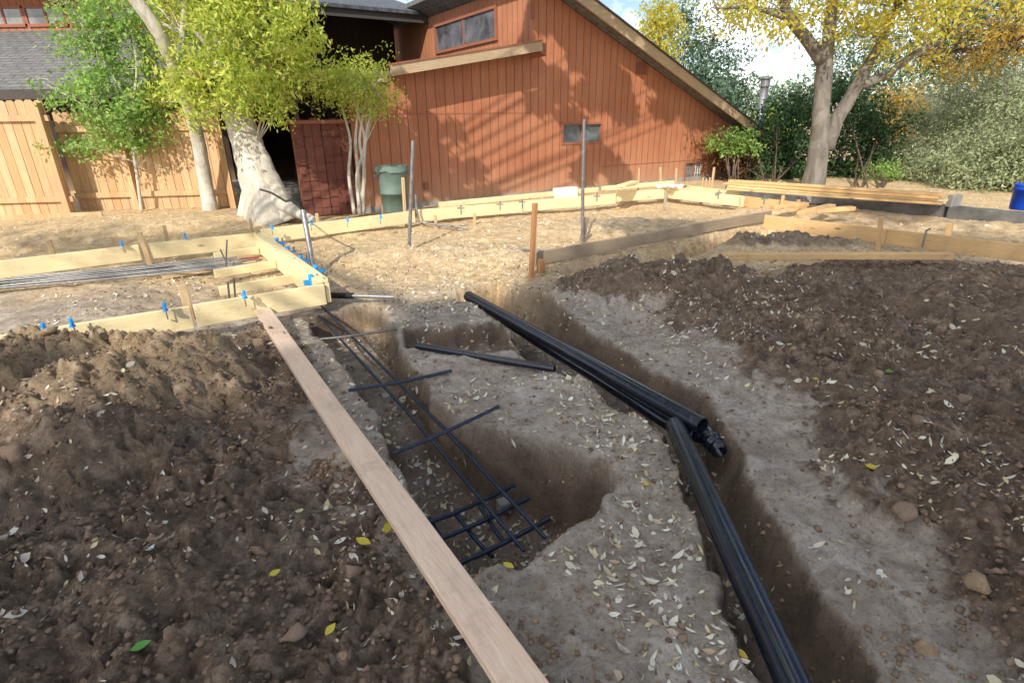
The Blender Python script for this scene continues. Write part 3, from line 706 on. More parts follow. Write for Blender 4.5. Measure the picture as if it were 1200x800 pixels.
MB().tube([(-.10, .07, .0), (-.05, .035, .01), (0, 0, .01), (.015, -.06, 0), (.02, -.10, -.01)], .042, 20, hollow=True).build('elbow', M['abs'], t, True)
MB().tube([(-.015, .01, .01), (.012, -.045, .0)], .052, 20).tube([(-.115, .08, 0), (-.075, .05, .005)], .052, 20, hollow=False).build('collar', M['abs'], t, True)

def rebar(a, b, za, zb, lb, group, mat='rebar', r=.0105, mid=None):
    if mid:
        k = [P(*a, za), P(*mid), P(*b, zb)]; L = []; rr = []; n = 60
        for i in range(n+1):
            f = i/n*2; j = min(1, int(f)); v = k[j].lerp(k[j+1], f-j); L.append(v); rr.append(r*(1.12 if i % 2 else .92))
        for _ in range(12): L = [L[0]]+[(L[i-1]+L[i]+L[i+1])/3 for i in range(1, n)]+[L[-1]]
        return tubeobj('rebar', L, rr, M[mat], lb, 'rebar', group, 8)
    p = P(*a, za); q = P(*b, zb); n = max(6, int((q-p).length/.035)); L = []; rr = []
    for i in range(n+1):
        f = i/n; v = p.lerp(q, f)+Vector((0, 0, -.012*math.sin(math.pi*f)))+Vector((.002*math.sin(f*7), 0, 0)); L.append(v); rr.append(r*(1.12 if i % 2 else .92))
    return tubeobj('rebar', L, rr, M[mat], lb, 'rebar', group, 8, smooth=True)
g1 = 'long rebar running down the trench'; g2 = 'rebar crossing the trench on its rims'; g3 = 'rebar grid at the end of the trench'
rebar((376, 358), (639, 630), -.04, -.34, 'long rebar on the right, down the trench into the grid', g1, mid=(505, 486, -.12))
rebar((374, 370), (614, 645), -.06, -.34, 'long rebar on the left, down the trench into the grid', g1, mid=(484, 490, -.15))
rebar((352, 399), (465, 385), .02, .05, 'farthest of the rebars crossing the trench', g2, 'rebar_grey')
rebar((408, 457), (529, 434), .01, .04, 'middle one of the rebars crossing the trench', g2)
rebar((460, 531), (584, 476), .0, .03, 'nearest of the rebars crossing the trench', g2)
rebar((362, 383), (378, 377), -.05, -.05, 'short stub of rebar under the form corner', g2, 'rebar_grey', .006)
for k, (a, b) in enumerate((((503, 607), (540, 663)), ((534, 602), (577, 652)), ((562, 592), (592, 636)))):
    rebar(a, b, -.35, -.35, ('leftmost', 'middle', 'rightmost')[k]+' short lengthwise rebar of the grid', g3, r=.012)
for k, (a, b) in enumerate((((500, 613), (603, 568)), ((512, 633), (620, 583)), ((536, 661), (644, 607)))):
    rebar(a, b, -.325, -.325, ('farthest', 'middle', 'nearest')[k]+' crosswise rebar of the grid', g3, r=.012)
for k, (px, py, lb) in enumerate(((590, 580, 'small concrete spacer block under the far side of the rebar grid'), (453, 458, 'small concrete spacer block under the long rebar near the middle crossing bar'), (455, 600, ''))):
    if not lb: continue
    a = P(px, py, -.42 if k == 0 else -.2); tag(MB().box((0, 0, 0), (.07, .07, .07), .5).build('spacer_block', M['concrete'], None, bevel=.006), lb, 'spacer block', 'concrete spacer blocks under the rebar').location = (a.x, a.y, -.49 if k == 0 else -.26)
# bundle of straight bars on the left
for k in range(14):
    y0 = 333+k*.95-6; za = .06+.012*(k % 3)
    rebar((-80, y0+6+random.uniform(-1.5, 1.5)), (random.uniform(255, 312), 301+k*.75), za, za+.03, 'long grey bar of the rebar bundle in front of the far left form', 'bundle of long rebar on the left', 'rebar_grey', .009)
for a, b, lb in (((268, 308), (258, 292), 'thin bent rod standing by the farthest cross board'), ((274, 350), (274, 326), 'thin rod standing between the near cross board and the foreground form'), ((268, 355), (267, 331), 'thin rod standing left of the near cross board'), ((262, 312), (266, 281), 'slanted thin rod leaning over the rebar bundle')):
    p = P(*a, .1); tubeobj('steel_rod', [p-Vector((0, 0, .1)), D(*b, p.y)], .009, M['rebar_grey'], lb, 'rod', seg=8)
tag(MB().box((0, 0, 0), (.22, .08, .03), .5).build('red_bag', M['red_wrap'], None, bevel=.02), 'flattened red wrapper lying under the rebar bundle', 'wrapper').location = P(292, 303, .06)

# ------------------------------------------------------------------ low concrete curb, bucket, blocks
ca_ = P(850, 217, .3); cb_ = P(1107, 241.5, .3); cc_ = P(1112, 242, .3); cd_ = P(1290, 258, .3)
def curb(a, b, lb):
    t = empty('concrete_curb', (a+b)/2); tag(t, lb, 'low wall', 'low concrete curb walls on the right'); d = (b-a); L = d.length; n = Vector((-d.y, d.x, 0)).normalized(); ang = math.atan2(d.y, d.x)
    m = MB(); k = 16
    poly = [(-.1, -.5), (.1, -.5), (.1, -.012), (.088, 0), (-.088, 0), (-.1, -.012)]
    for i in range(k+1):
        for y, z in poly: m.v.append((-L/2+L*i/k, y+.1+random.uniform(-.003, .003), z+random.uniform(-.004, .004)))
    for i in range(k):
        for q in range(6): m.f.append((i*6+q, i*6+(q+1) % 6, i*6+6+(q+1) % 6, i*6+6+q))
    m.f += [(5, 4, 3, 2, 1, 0), tuple(k*6+q for q in range(6))]
    o = m.build('wall', M['concrete_dark'], t); t.rotation_euler = (0, 0, ang); return t
curb(ca_, cb_, 'long stained grey concrete curb under the lumber stack'); curb(cc_, cd_, 'stained concrete curb section under the blue bucket')
a = P(1120, 242, .3); tag(MB().box((0, 0, .08), (.2, .09, .18), .3).build('concrete_block', M['concrete'], None, bevel=.008), 'grey concrete block standing at the right end of the lumber stack', 'block').location = (a.x, a.y+.06, .3)
bk = P(1199, 247, .3); t = empty('bucket', (bk.x+.06, bk.y+.12, .301)); tag(t, 'blue plastic bucket standing on the curb at the right edge', 'bucket')
MB().lathe([(0, 0), (.125, 0), (.13, .01), (.143, .27), (.152, .272), (.152, .30), (.147, .33), (.155, .34), (.15, .355), (.14, .35), (.135, .30), (.12, .02), (0, .02)], 32).build('body', M['bucket'], t, True)
MB().tube([(.15*math.cos(q), .15*math.sin(q)*.3-.15, .30-.10*math.sin(q)) for q in [math.pi*i/12 for i in range(13)]], .004, 6).build('handle', M['galv'], t)
lbm = MB()
for j in range(6):
    a0 = -2.0+j*.12
lb_ = [(math.cos(q)*.1375, math.sin(q)*.1375, z) for z in (.13, .22) for q in [R_(-115+i*6) for i in range(9)]]
lbm.add(lb_, [(i, i+1, i+10, i+9) for i in range(8)]); o = lbm.build('label', M['white'], t); o.scale = (1.02, 1.02, 1)
for k, (px, py, w, h, lb, mt) in enumerate(((663, 227, .5, .22, 'pale rectangular utility block against the house wall under the window', 'white'), (925, 235, .45, .16, 'grey concrete block behind the far forms on the right', 'stone'), (945, 234, .35, .14, 'second grey concrete block, right of the first behind the far forms', 'stone'))):
    a = P(px, py, .2); o = MB().box((0, 0, 0), (w, .2, h), R_(32)).build('concrete_block', M[mt], None, bevel=.012); o.location = (a.x, a.y+.1, .2); tag(o, lb, 'block')

# ------------------------------------------------------------------ trash can
b = P(463, 247, .17); t = empty('trash_can', (b.x, b.y+.05, .15), .3); tag(t, 'grey green plastic trash can standing against the reddish house wall', 'trash can')
CS = .92
MB().lathe([(0, 0), (.215*CS, 0), (.225*CS, .02), (.245*CS, .30), (.252*CS, .30), (.252*CS, .33), (.247*CS, .34), (.27*CS, .68), (.285*CS, .69), (.29*CS, .74), (.275*CS, .75), (.262*CS, .74), (.25*CS, .5), (.22*CS, .03), (0, .03)], 28).build('body', M['can'], t, True)
for s in (-1, 1): MB().tube([(s*.27*CS, -.06, .62), (s*.32*CS, -.06, .60), (s*.32*CS, .06, .60), (s*.27*CS, .06, .62)], .012, 6).build('handle', M['can'], t)
lin = MB(); N = 28
for i in range(N):
    q = 2*math.pi*i/N
    lin.v.append((math.cos(q)*.295*CS, math.sin(q)*.295*CS, .755+random.uniform(-.005, .012))); lin.v.append((math.cos(q)*(.30*CS+random.uniform(0, .02)), math.sin(q)*.30*CS, .66+random.uniform(-.03, .03)))
for i in range(N): j = (i+1) % N; lin.f.append((2*i, 2*j, 2*j+1, 2*i+1))
lin.build('liner', M['can'], t, True)

# ------------------------------------------------------------------ house
RZ = math.atan2(WD[1], WD[0])
house = empty('house', (HO[0], HO[1], 0), RZ); tag(house, 'reddish brown wood sided house with sloping roofs filling the background', 'house')
rk0 = WL(690, 0, -.5); rk1 = WL(874, 141, -.5); sl = (rk1[1]-rk0[1])/(rk1[0]-rk0[0])
def zr(x): return rk0[1]+(x-rk0[0])*sl
xc = -1.05; xr = 6.3
zu = lambda x: zr(x)-.10
lw0 = WL(457, 90, -.5); lw1 = WL(635, 60, -.5); ls = (lw1[1]-lw0[1])/(lw1[0]-lw0[0])
def zl(x): return lw0[1]+(x-lw0[0])*ls
# wall with the window opening cut out of it (strips)
wx0, wz1 = WL(658, 144); wx1, wz0 = WL(705, 168)
rx0, rz1_ = WL(803, 190); rx1, rz0_ = WL(822, 216)
m = MB()
def wallp(poly): m.prism(poly, 0, .16)
zb = -.6
wallp([(xc, zb), (wx0, zb), (wx0, zu(wx0)), (xc, zu(xc))])
wallp([(wx0, zb), (wx1, zb), (wx1, wz0), (wx0, wz0)]); wallp([(wx0, wz1), (wx1, wz1), (wx1, zu(wx1)), (wx0, zu(wx0))])
wallp([(wx1, zb), (rx0, zb), (rx0, zu(rx0)), (wx1, zu(wx1))])
wallp([(rx0, zb), (rx1, zb), (rx1, rz0_), (rx0, rz0_)]); wallp([(rx0, rz1_), (rx1, rz1_), (rx1, zu(rx1)), (rx0, zu(rx0))])
wallp([(rx1, zb), (xr, zb), (xr, zu(xr)), (rx1, zu(rx1))])
wallp([(-5.0, zb), (xc-.002, zb), (xc-.002, zl(xc)), (-5.0, zl(-5.0))])
m.build('wall', M['siding'], house)
m = MB(); m.prism([(-5.0+i, 0) for i in ()] or [(-4.9, .09), (6.2, .09), (6.2, zb), (-4.9, zb)], -.012, .0); m.build('foundation', M['concrete'], house)
# upper side wall with its strip window
def CL(px, py):      # plane of the side wall (local y, z)
    r = ray(px, py); o = HO+WD*xc; tt = (WD @ (o-np.array([0, 0, CH])))/(WD @ r); p = np.array([0, 0, CH])+r*tt
    return float((p-HO) @ BD), float(p[2])
cy0, cz1 = CL(583, 6); cy1, czb = CL(512, 62); cz0 = (CL(583, 50)[1]+czb)/2
m = MB(); zt_ = zu(xc)
def side(y0, y1, z0, z1): m.box((xc-.001+.08, (y0+y1)/2, (z0+z1)/2), (.16, y1-y0, z1-z0))
side(.002, cy0, 1.5, zt_); side(cy0, cy1, 1.5, cz0); side(cy0, cy1, cz1, zt_); side(cy1, 8, 1.5, zt_)
m.build('wall', M['siding'], house)
# right end and back
m = MB(); m.box((xr-.08, 4, 0), (.16, 7.6, 2*zu(xr)-.4)); m.build('wall', M['siding'], house)
MB().box((xc-.015, -.012, (zl(xc)+.6+zt_)/2), (.1, .03, zt_-zl(xc)-.6)).build('corner_trim', M['trim_red'], house)
# roofs
def slab(xa, xb, fz, y0, y1, th, mat, name):
    mm = MB(); mm.prism([(xa, fz(xa)), (xb, fz(xb)), (xb, fz(xb)+th), (xa, fz(xa)+th)], y0, y1); return mm.build(name, mat, house)
r1 = slab(xc-.5, xr+.55, lambda x: zu(x)+.012, -.46, 8.2, .1, M['shingle'], 'roof')
mm = MB(); mm.prism([(xc-.5, zr(xc-.5)-.16), (xr+.55, zr(xr+.55)-.16), (xr+.55, zr(xr+.55)+.06), (xc-.5, zr(xc-.5)+.06)], -.51, -.47)
mm.build('fascia', M['trim'], house)
mm = MB(); mm.prism([(xc-.5, zr(xc-.5)+.062), (xr+.57, zr(xr+.57)+.062), (xr+.57, zr(xr+.57)+.10), (xc-.5, zr(xc-.5)+.10)], -.54, -.2); mm.build('roof_edge', M['trim_dark'], house)
slab(-4.2, xc+.27, lambda x: zl(x)+.03, -.46, 3.0, .08, M['shingle'], 'lower_roof') if False else None
mm = MB(); mm.prism([(-4.25, zl(-4.25)+.02), (xc-.004, zl(xc)+.02), (xc-.004, zl(xc)+.10), (-4.25, zl(-4.25)+.10)], -.46, 4.8); mm.build('lower_roof', M['shingle'], house)
mm = MB(); mm.prism([(-4.35, zl(-4.35)), (lw1[0], zl(lw1[0])), (lw1[0], zl(lw1[0])+.17), (-4.35, zl(-4.35)+.17)], -.52, -.465); mm.build('lower_fascia', M['trim'], house)
mm = MB(); mm.prism([(-4.35, zl(-4.35)+.172), (lw1[0], zl(lw1[0])+.172), (lw1[0], zl(lw1[0])+.20), (-4.35, zl(-4.35)+.20)], -.54, -.3); mm.build('drip_edge', M['trim_red'], house)
mm = MB(); mm.prism([(xc+.02, zl(xc)-.1), (lw1[0]-.01, zl(lw1[0])-.02), (lw1[0]-.01, zl(lw1[0])+.16), (xc+.02, zl(xc)+.12)], -.462, -.002); mm.build('soffit_end', M['trim_red'], house)
# windows
def window(x0, x1, z0, z1, y=-.02, frame='trim_red', glass='glass', div=1, nm='window', fw=.045, depth=.09):
    fr = MB(); fr.box(((x0+x1)/2, y+depth/2, z1-fw/2), (x1-x0, depth, fw)).box(((x0+x1)/2, y+depth/2, z0+fw/2), (x1-x0, depth, fw))
    for xx in (x0+fw/2, x1-fw/2): fr.box((xx, y+depth/2, (z0+z1)/2), (fw, depth, z1-z0-2*fw))
    for k in range(1, div+1): fr.box((x0+(x1-x0)*k/(div+1), y+depth/2+.01, (z0+z1)/2), (fw*.7, depth*.6, z1-z0-2*fw))
    f = fr.build(nm, M[frame], house)
    MB().box(((x0+x1)/2, y+depth*.75, (z0+z1)/2), (x1-x0-2*fw+.01, .01, z1-z0-2*fw+.01)).build('pane', M[glass], f); return f
window(wx0-.0, wx1+.0, wz0, wz1)
window(rx0, rx1, rz0_, rz1_, frame='grey_board' if False else 'trim_red', glass='glass_cur', div=1)
grd = MB()
for k in range(1, 4): grd.box((rx0+(rx1-rx0)*(.5+k*.5/4), .03, (rz0_+rz1_)/2), (.012, .01, rz1_-rz0_-.09))
for k in range(1, 4): grd.box((rx0+(rx1-rx0)*.75, .028, rz0_+(rz1_-rz0_)*k/4), ((rx1-rx0)*.42, .01, .012))
grd.build('window_bars', M['white'], house)
# strip window in the side wall
fr = MB(); fx = xc-.03
fr.box((fx, (cy0+cy1)/2, cz1-.03), (.05, cy1-cy0, .06)).box((fx, (cy0+cy1)/2, cz0+.03), (.05, cy1-cy0, .06)).box((fx, cy0+.03, (cz0+cz1)/2), (.05, .06, cz1-cz0-.12)).box((fx, cy1-.03, (cz0+cz1)/2), (.05, .06, cz1-cz0-.12)).box((fx+.01, (cy0+cy1)/2, (cz0+cz1)/2), (.03, .04, cz1-cz0-.12))
f = fr.build('window', M['trim_red'], house); MB().box((fx+.02, (cy0+cy1)/2, (cz0+cz1)/2), (.01, cy1-cy0-.1, cz1-cz0-.1)).build('pane', M['glass_pale'], f)
vx0, vz1 = WL(746, 74); vx1, vz0 = WL(757, 88)
vm = MB(); vm.box(((vx0+vx1)/2, -.015, (vz0+vz1)/2), (vx1-vx0, .03, vz1-vz0))
for k in range(6): vm.box(((vx0+vx1)/2, -.035, vz0+(k+.5)*(vz1-vz0)/6), (vx1-vx0-.04, .02, .016), m=Matrix.Rotation(.6, 3, 'X'))
vm.build('vent', M['trim_red'], house)
# wall light socket and meter
ex, ez = WL(499, 218); MB().box((ex, -.02, ez), (.09, .04, .13)).build('outlet', M['trim_red'], house)
# horizontal sheet seam
mm = MB(); s0 = WL(430, 120)[1]; mm.box(((xc-5)/2, -.004, 1.72), (-xc*-1+0 if False else 3.9, .006, .02)); mm.build('seam', M['trim_red'], house)
mm = MB(); mm.box(((wx1+xr)/2, -.004, .52), (xr-wx1-.05, .006, .015)); mm.build('seam', M['trim_red'], house)
# recessed porch block on the left
YE = 4.85; e0 = WL(326, 11, YE); e1 = WL(504, 30, YE); ze = (e0[1]+e1[1])/2; XL = e0[0]-1.6
MB().box(((XL-1.2)/2, YE+2.2, 2.0), (-1.2-XL, .16, 5.4)).box((XL+.1, YE+.3, 2.0), (.16, 3.6, 5.4)).build('rear_wall', M['siding_shaded'], house)
mm = MB(); mm.prism([(XL-.4, ze), (-1.08, ze), (-1.08, ze+.2), (XL-.4, ze+.2)], YE, YE+.06); mm.build('gutter', M['trim_dark'], house)
rf = MB(); X0 = XL-.45; rf.add([(X0, YE-.1, ze+.17), (-1.07, YE-.1, ze+.17), (-1.07, YE+4, ze+1.3), (X0, YE+4, ze+1.3), (X0, YE-.1, ze+.25), (-1.07, YE-.1, ze+.25), (-1.07, YE+4, ze+1.38), (X0, YE+4, ze+1.38)], [(0, 3, 2, 1), (4, 5, 6, 7), (0, 1, 5, 4), (1, 2, 6, 5), (2, 3, 7, 6), (3, 0, 4, 7)])
rf.build('rear_roof', M['shingle_blue'], house)
# balcony
zd = 2.35
MB().box((-5.86, 3.4, zd-.08), (3.2, 6.8, .14)).build('balcony_floor', M['trim_dark'], house)
MB().box((-5.86, -.03, zd-.02), (3.2, .06, .17)).build('balcony_beam', M['trim'], house)
rl = MB(); rl.box((-6.3, 3.2, zd+.78), (2.4, .06, .06)).box((-6.3, 3.2, zd+.1), (2.4, .04, .04))
for k in range(20): rl.box((-7.4+k*.115, 3.2, zd+.44), (.03, .03, .66))
rl.build('railing', M['trim_red'], house)
MB().box((-5.0, .2, 1.0), (.12, .12, 2.5)).build('post', M['trim_dark'], house)
sx_, _ = WL(340, 205, 1.0)
MB().box((-5.9, 4.0, .30), (1.7, 5.0, .1)).build('porch_floor', M['concrete'], house)
for k in range(3): MB().box((-6.1, 1.3-.32*k, .07+.09*(2-k)), (.9, .32, .09)).build('step', M['concrete'], house)
MB().box((-5.8, YE+2.1, 1.4), (.95, .06, 2.05)).build('door', M['trim_dark'], house)
# red shingled screen wall
sw = empty('screen_wall', (HO[0]+WD[0]*-5.55+BD[0]*-.02, HO[1]+WD[1]*-5.55+BD[1]*-.02, 0), RZ); tag(sw, 'dark red shingled low wall at the left end of the house behind the slender trees', 'wall')
mm = MB(); 
for r in range(11):
    for c in range(6):
        x = -.40+c*.16; mm.box((x, -.02-random.uniform(0, .012), .12+r*.145+random.uniform(-.02, .02)), (.155, .02, .16), m=Matrix.Rotation(-.09, 3, 'X'))
mm.build('shingles', M['shake'], sw); MB().box((0, .06, .75), (.95, .12, 1.62)).build('core', M['trim_red'], sw); MB().box((0, .04, 1.60), (1.05, .22, .06)).build('cap', M['trim_red'], sw)
# flue
fb = D(884, 185, 19); t = empty('flue_pipe', (fb.x, fb.y, .0)); tag(t, 'tall grey metal flue pipe with a cap rising behind the house corner', 'flue pipe')
ztop = D(889, 88, 19).z
MB().tube([(0, 0, 0), (0, 0, ztop-.25)], .13, 14).build('pipe', M['galv'], t, True)
MB().lathe([(.0, ztop-.02), (.2, ztop-.08), (.2, ztop-.12), (.14, ztop-.14), (.14, ztop-.3), (.17, ztop-.3), (.17, ztop-.34), (.1, ztop-.34)], 18).build('cap', M['galv'], t)

# ------------------------------------------------------------------ wing behind the fence
wing = empty('garage', (0, 0, 0)); tag(wing, 'low wing with grey shingle roof and a strip of windows behind the picket fence', 'building')
Yw = 13.0; ze2 = D(40, 106, Yw).z; Yr = 16.2; zr2 = D(40, 36, Yr).z
MB().box((-15, Yw+.6, ze2/2), (17, .2, ze2+.1)).build('wall', M['siding_shaded'], wing)
rf = MB(); rf.add([(-24, Yw, ze2), (-6.2, Yw, ze2), (-6.2, Yr, zr2), (-24, Yr, zr2)]+[(x, y, z-.09) for x, y, z in ((-24, Yw, ze2), (-6.2, Yw, ze2), (-6.2, Yr, zr2), (-24, Yr, zr2))], [(0, 1, 2, 3), (7, 6, 5, 4), (0, 4, 5, 1), (1, 5, 6, 2), (2, 6, 7, 3), (3, 7, 4, 0)])
rf.build('roof', M['shingle'], wing)
MB().box((-15.1, Yw-.04, ze2-.08), (17.8, .05, .2)).build('fascia', M['trim_dark'], wing)
zu2 = D(40, 4, Yr).z
MB().box((-15, Yr+.15, zr2+.9), (18, .2, 2.2)).build('upper_wall', M['siding'], wing)
for k in range(5):
    xa = D(-72+k*50, 15, Yr).x; xb = D(-72+k*50+47, 15, Yr).x; z0 = zr2+.12; z1 = D(40, 8, Yr).z
    fr = MB().box(((xa+xb)/2, Yr+.03, z1), (xb-xa, .06, .07)).box(((xa+xb)/2, Yr+.03, z0), (xb-xa, .06, .07)).box((xa, Yr+.03, (z0+z1)/2), (.07, .06, z1-z0-.07)).box((xb, Yr+.03, (z0+z1)/2), (.07, .06, z1-z0-.07)).box(((xa+xb)/2, Yr+.03, (z0+z1)/2), (.05, .05, z1-z0-.07))
    f = fr.build('window', M['trim_red'] if k else M['trim_red'], wing); MB().box(((xa+xb)/2, Yr+.035, (z0+z1)/2), (xb-xa, .01, z1-z0)).build('pane', M['glass_cur'], f)
MB().box((-15, Yr-.3, z1+.45), (18.6, 1.0, .12)).build('upper_eave', M['shingle'], wing)

# ------------------------------------------------------------------ fence
def fence(p0, p1, ztop, zbot, lb, posts):
    p0 = Vector(p0); p1 = Vector(p1); d = p1-p0; L = d.length; t = empty('picket_fence', p0, math.atan2(d.y, d.x)); tag(t, lb, 'fence', 'picket fence sections behind the trees')
    m = MB(); n = int(L/.142)
    for k in range(n):
        x0 = k*.142+.004; x1 = x0+.134; z1 = ztop+random.uniform(-.012, .012); c = .03
        m.prism([(x0, zbot), (x1, zbot), (x1, z1-c), (x1-c, z1), (x0+c, z1), (x0, z1-c)], 0+random.uniform(-.002, .002), .018)
    m.build('pickets', M['fence'], t)
    for z in (zbot+.28, ztop-.28): MB().box((L/2, -.028, z), (L, .05, .09)).build('rail', M['fence'], t)
    for x in posts: MB().box((x, -.06, (ztop+zbot)/2-.15), (.1, .1, ztop-zbot+.3-.1)).build('post', M['fence'], t)
    return t
f0 = P(-160, 258, .15); f1 = P(93, 251, .15); f0.z = f1.z = 0; zt1 = D(20, 116, (f0.y+f1.y)/2-.2).z
fence(f0, f1, zt1, .14, 'left cedar picket fence section with a reddish post, nearest the left edge', [(f1-f0).length-.12, .8])
f2 = P(95, 247, .15); f3 = P(279, 241, .15); f2.z = f3.z = 0; zt2 = D(180, 130, (f2.y+f3.y)/2).z
fence(f2, f3, zt2, .14, 'cedar picket fence section behind the sapling and pale trunks', [(f3-f2).length-.06, 1.0])
board('board', P(0, 256, .17), P(120, 251.5, .17), .03, .1, M['fence'], 'low edging board along the foot of the left fence section', 'board')

# ------------------------------------------------------------------ trees on the left
# big pale trunk
B0 = P(312, 250, .15)
Yb = B0.y
def DP(px, py, Y): v = D(px, py, Y); return tuple(v)
bigtr = [([B0-Vector((0, 0, .2)), Vector(DP(306, 225, Yb)), Vector(DP(292, 175, Yb+.1)), Vector(DP(277, 130, Yb+.2)), Vector(DP(262, 60, Yb+.4)), Vector(DP(255, -40, Yb+.6))], [.40, .30, .25, .22, .18, .12]),
         ([P(338, 250, .15)-Vector((0, 0, .12)), Vector(DP(330, 238, Yb)), Vector(DP(315, 210, Yb)), Vector(DP(300, 170, Yb+.1))], [.16, .17, .17, .12]),
         ([P(376, 258, .12)-Vector((0, 0, .05)), P(350, 250, .17), Vector(DP(328, 238, Yb-.1)), Vector(DP(312, 220, Yb-.05))], [.05, .09, .12, .12]),
         ([P(283, 250, .15)-Vector((0, 0, .1)), Vector(DP(290, 238, Yb)), Vector(DP(298, 215, Yb))], [.10, .13, .16]),
         ([Vector(DP(277, 130, Yb+.2)), Vector(DP(310, 70, Yb+.2)), Vector(DP(335, 0, Yb+.1))], [.13, .09, .05]),
         ([Vector(DP(264, 70, Yb+.4)), Vector(DP(225, 30, Yb+.2)), Vector(DP(200, -30, Yb))], [.1, .07, .04])]
def E(px, py, Y, rx, rz, ry=None):
    v = D(px, py, Y); k = math.hypot(Y, v.x*.3)/F*1.05; return (v.x, v.y, v.z, rx*k, (ry or rx)*k*.8, rz*k)
tree('shade_tree', 'big tree with a thick flared white trunk and yellow green drooping leaves', 'tree', tuple(B0), bigtr,
     [E(300, 35, Yb-.3, 62, 50), E(250, 95, Yb-.5, 50, 38), E(205, 95, Yb+1.0, 40, 36), E(300, 110, Yb-.6, 45, 32), E(225, 15, Yb+.8, 45, 32), E(340, 40, Yb-.3, 34, 34), E(335, 75, Yb-.2, 32, 24), E(270, -40, Yb, 80, 40)],
     430, 46, .15, .092, M['lf_yg'], M['bark_white'], .38, .55, 110, twr=.014, seg=18, wob=.018)
B1 = P(246, 245, .15)
tree('shade_tree', 'slim white trunked tree leaning left in front of the fence', 'tree', tuple(B1),
     [([B1-Vector((0, 0, .15)), Vector(DP(240, 210, B1.y)), Vector(DP(230, 150, B1.y-.2)), Vector(DP(212, 95, 9.5)), Vector(DP(190, 42, 9.0)), Vector(DP(158, -2, 8.8)), Vector(DP(130, -40, 8.8))], [.14, .115, .105, .10, .10, .095, .08]),
      ([Vector(DP(212, 95, 9.5)), Vector(DP(214, 40, 9.4)), Vector(DP(220, -20, 9.4))], [.08, .05, .03])],
     [E(165, -5, B1.y, 60, 22), E(190, 60, B1.y+.3, 35, 30), E(230, 130, B1.y-.2, 30, 20)], 90, 18, .11, .08, M['lf_yg'], M['bark_bright'], .38, .5, 30, twr=.012)
B2 = P(165, 247, .15)
tree('sapling', 'bright green leafy sapling in front of the picket fence', 'tree', tuple(B2),
     [([B2-Vector((0, 0, .1)), Vector(DP(160, 200, B2.y)), Vector(DP(152, 150, B2.y)), Vector(DP(162, 80, B2.y)), Vector(DP(150, 10, B2.y))], [.028, .026, .022, .018, .01]),
      ([Vector(DP(158, 190, B2.y)), Vector(DP(110, 172, B2.y-.1)), Vector(DP(52, 172, B2.y-.2))], [.016, .01, .004]),
      ([Vector(DP(154, 165, B2.y)), Vector(DP(110, 130, B2.y-.1)), Vector(DP(42, 92, B2.y-.2))], [.016, .01, .004]),
      ([Vector(DP(156, 130, B2.y)), Vector(DP(115, 60, B2.y-.1)), Vector(DP(80, 5, B2.y-.1))], [.016, .01, .004])],
     [E(130, 125, B2.y-.1, 42, 38), E(158, 145, B2.y+.1, 36, 28), E(105, 70, B2.y, 30, 30), E(150, 60, B2.y+.2, 30, 40), E(90, 20, B2.y, 24, 22), E(120, 170, B2.y, 42, 10), E(75, 172, B2.y-.15, 26, 6), E(62, 105, B2.y-.1, 24, 14), E(140, 15, B2.y, 34, 22)],
     560, 19, .085, .078, M['lf_green'], M['bark_white'], .5, .1, 90, twr=.007)
B3 = P(376, 243, .15)
tree('slender_tree', 'slender twin stemmed tree leaning left in front of the dark porch', 'tree', tuple(B3),
     [([B3-Vector((0, 0, .1)), Vector(DP(362, 205, B3.y)), Vector(DP(352, 165, B3.y)), Vector(DP(345, 120, B3.y)), Vector(DP(343, 70, B3.y+.1))], [.07, .05, .045, .035, .02]),
      ([Vector(DP(370, 228, B3.y)), Vector(DP(352, 180, B3.y)), Vector(DP(335, 130, B3.y)), Vector(DP(322, 90, B3.y))], [.035, .03, .025, .015])],
     [E(345, 95, B3.y, 35, 28), E(360, 75, B3.y+.2, 30, 18), E(330, 110, B3.y-.2, 20, 18)], 75, 18, .1, .065, M['lf_yg'], M['bark_grey'], .4, .4, 30, twr=.01)
B4 = P(420, 245, .15)
tree('crepe_myrtle', 'small multi stemmed tree with a rounded leafy crown left of the trash can', 'tree', tuple(B4),
     [([B4+Vector((dx, dy, -.1)), Vector(DP(420+a, 205, B4.y)), Vector(DP(418+b_, 165, B4.y)), Vector(DP(416+c_, 110, B4.y))], [.035, .028, .024, .012]) for dx, dy, a, b_, c_ in ((-.08, 0, -12, -6, -20), (0, .05, 0, -2, 5), (.08, 0, 6, 10, 22), (.03, -.05, -3, 12, -4), (-.04, .06, 9, 2, 14))],
     [E(416, 105, B4.y, 40, 28), E(440, 118, B4.y-.1, 24, 18), E(395, 95, B4.y+.1, 24, 18), E(424, 80, B4.y, 28, 14), E(398, 65, B4.y, 5, 22), E(452, 75, B4.y, 5, 15), E(412, 62, B4.y, 4, 16)],
     230, 19, .09, .062, M['lf_yg'], M['bark_white'], .45, .2, 60, twr=.009)

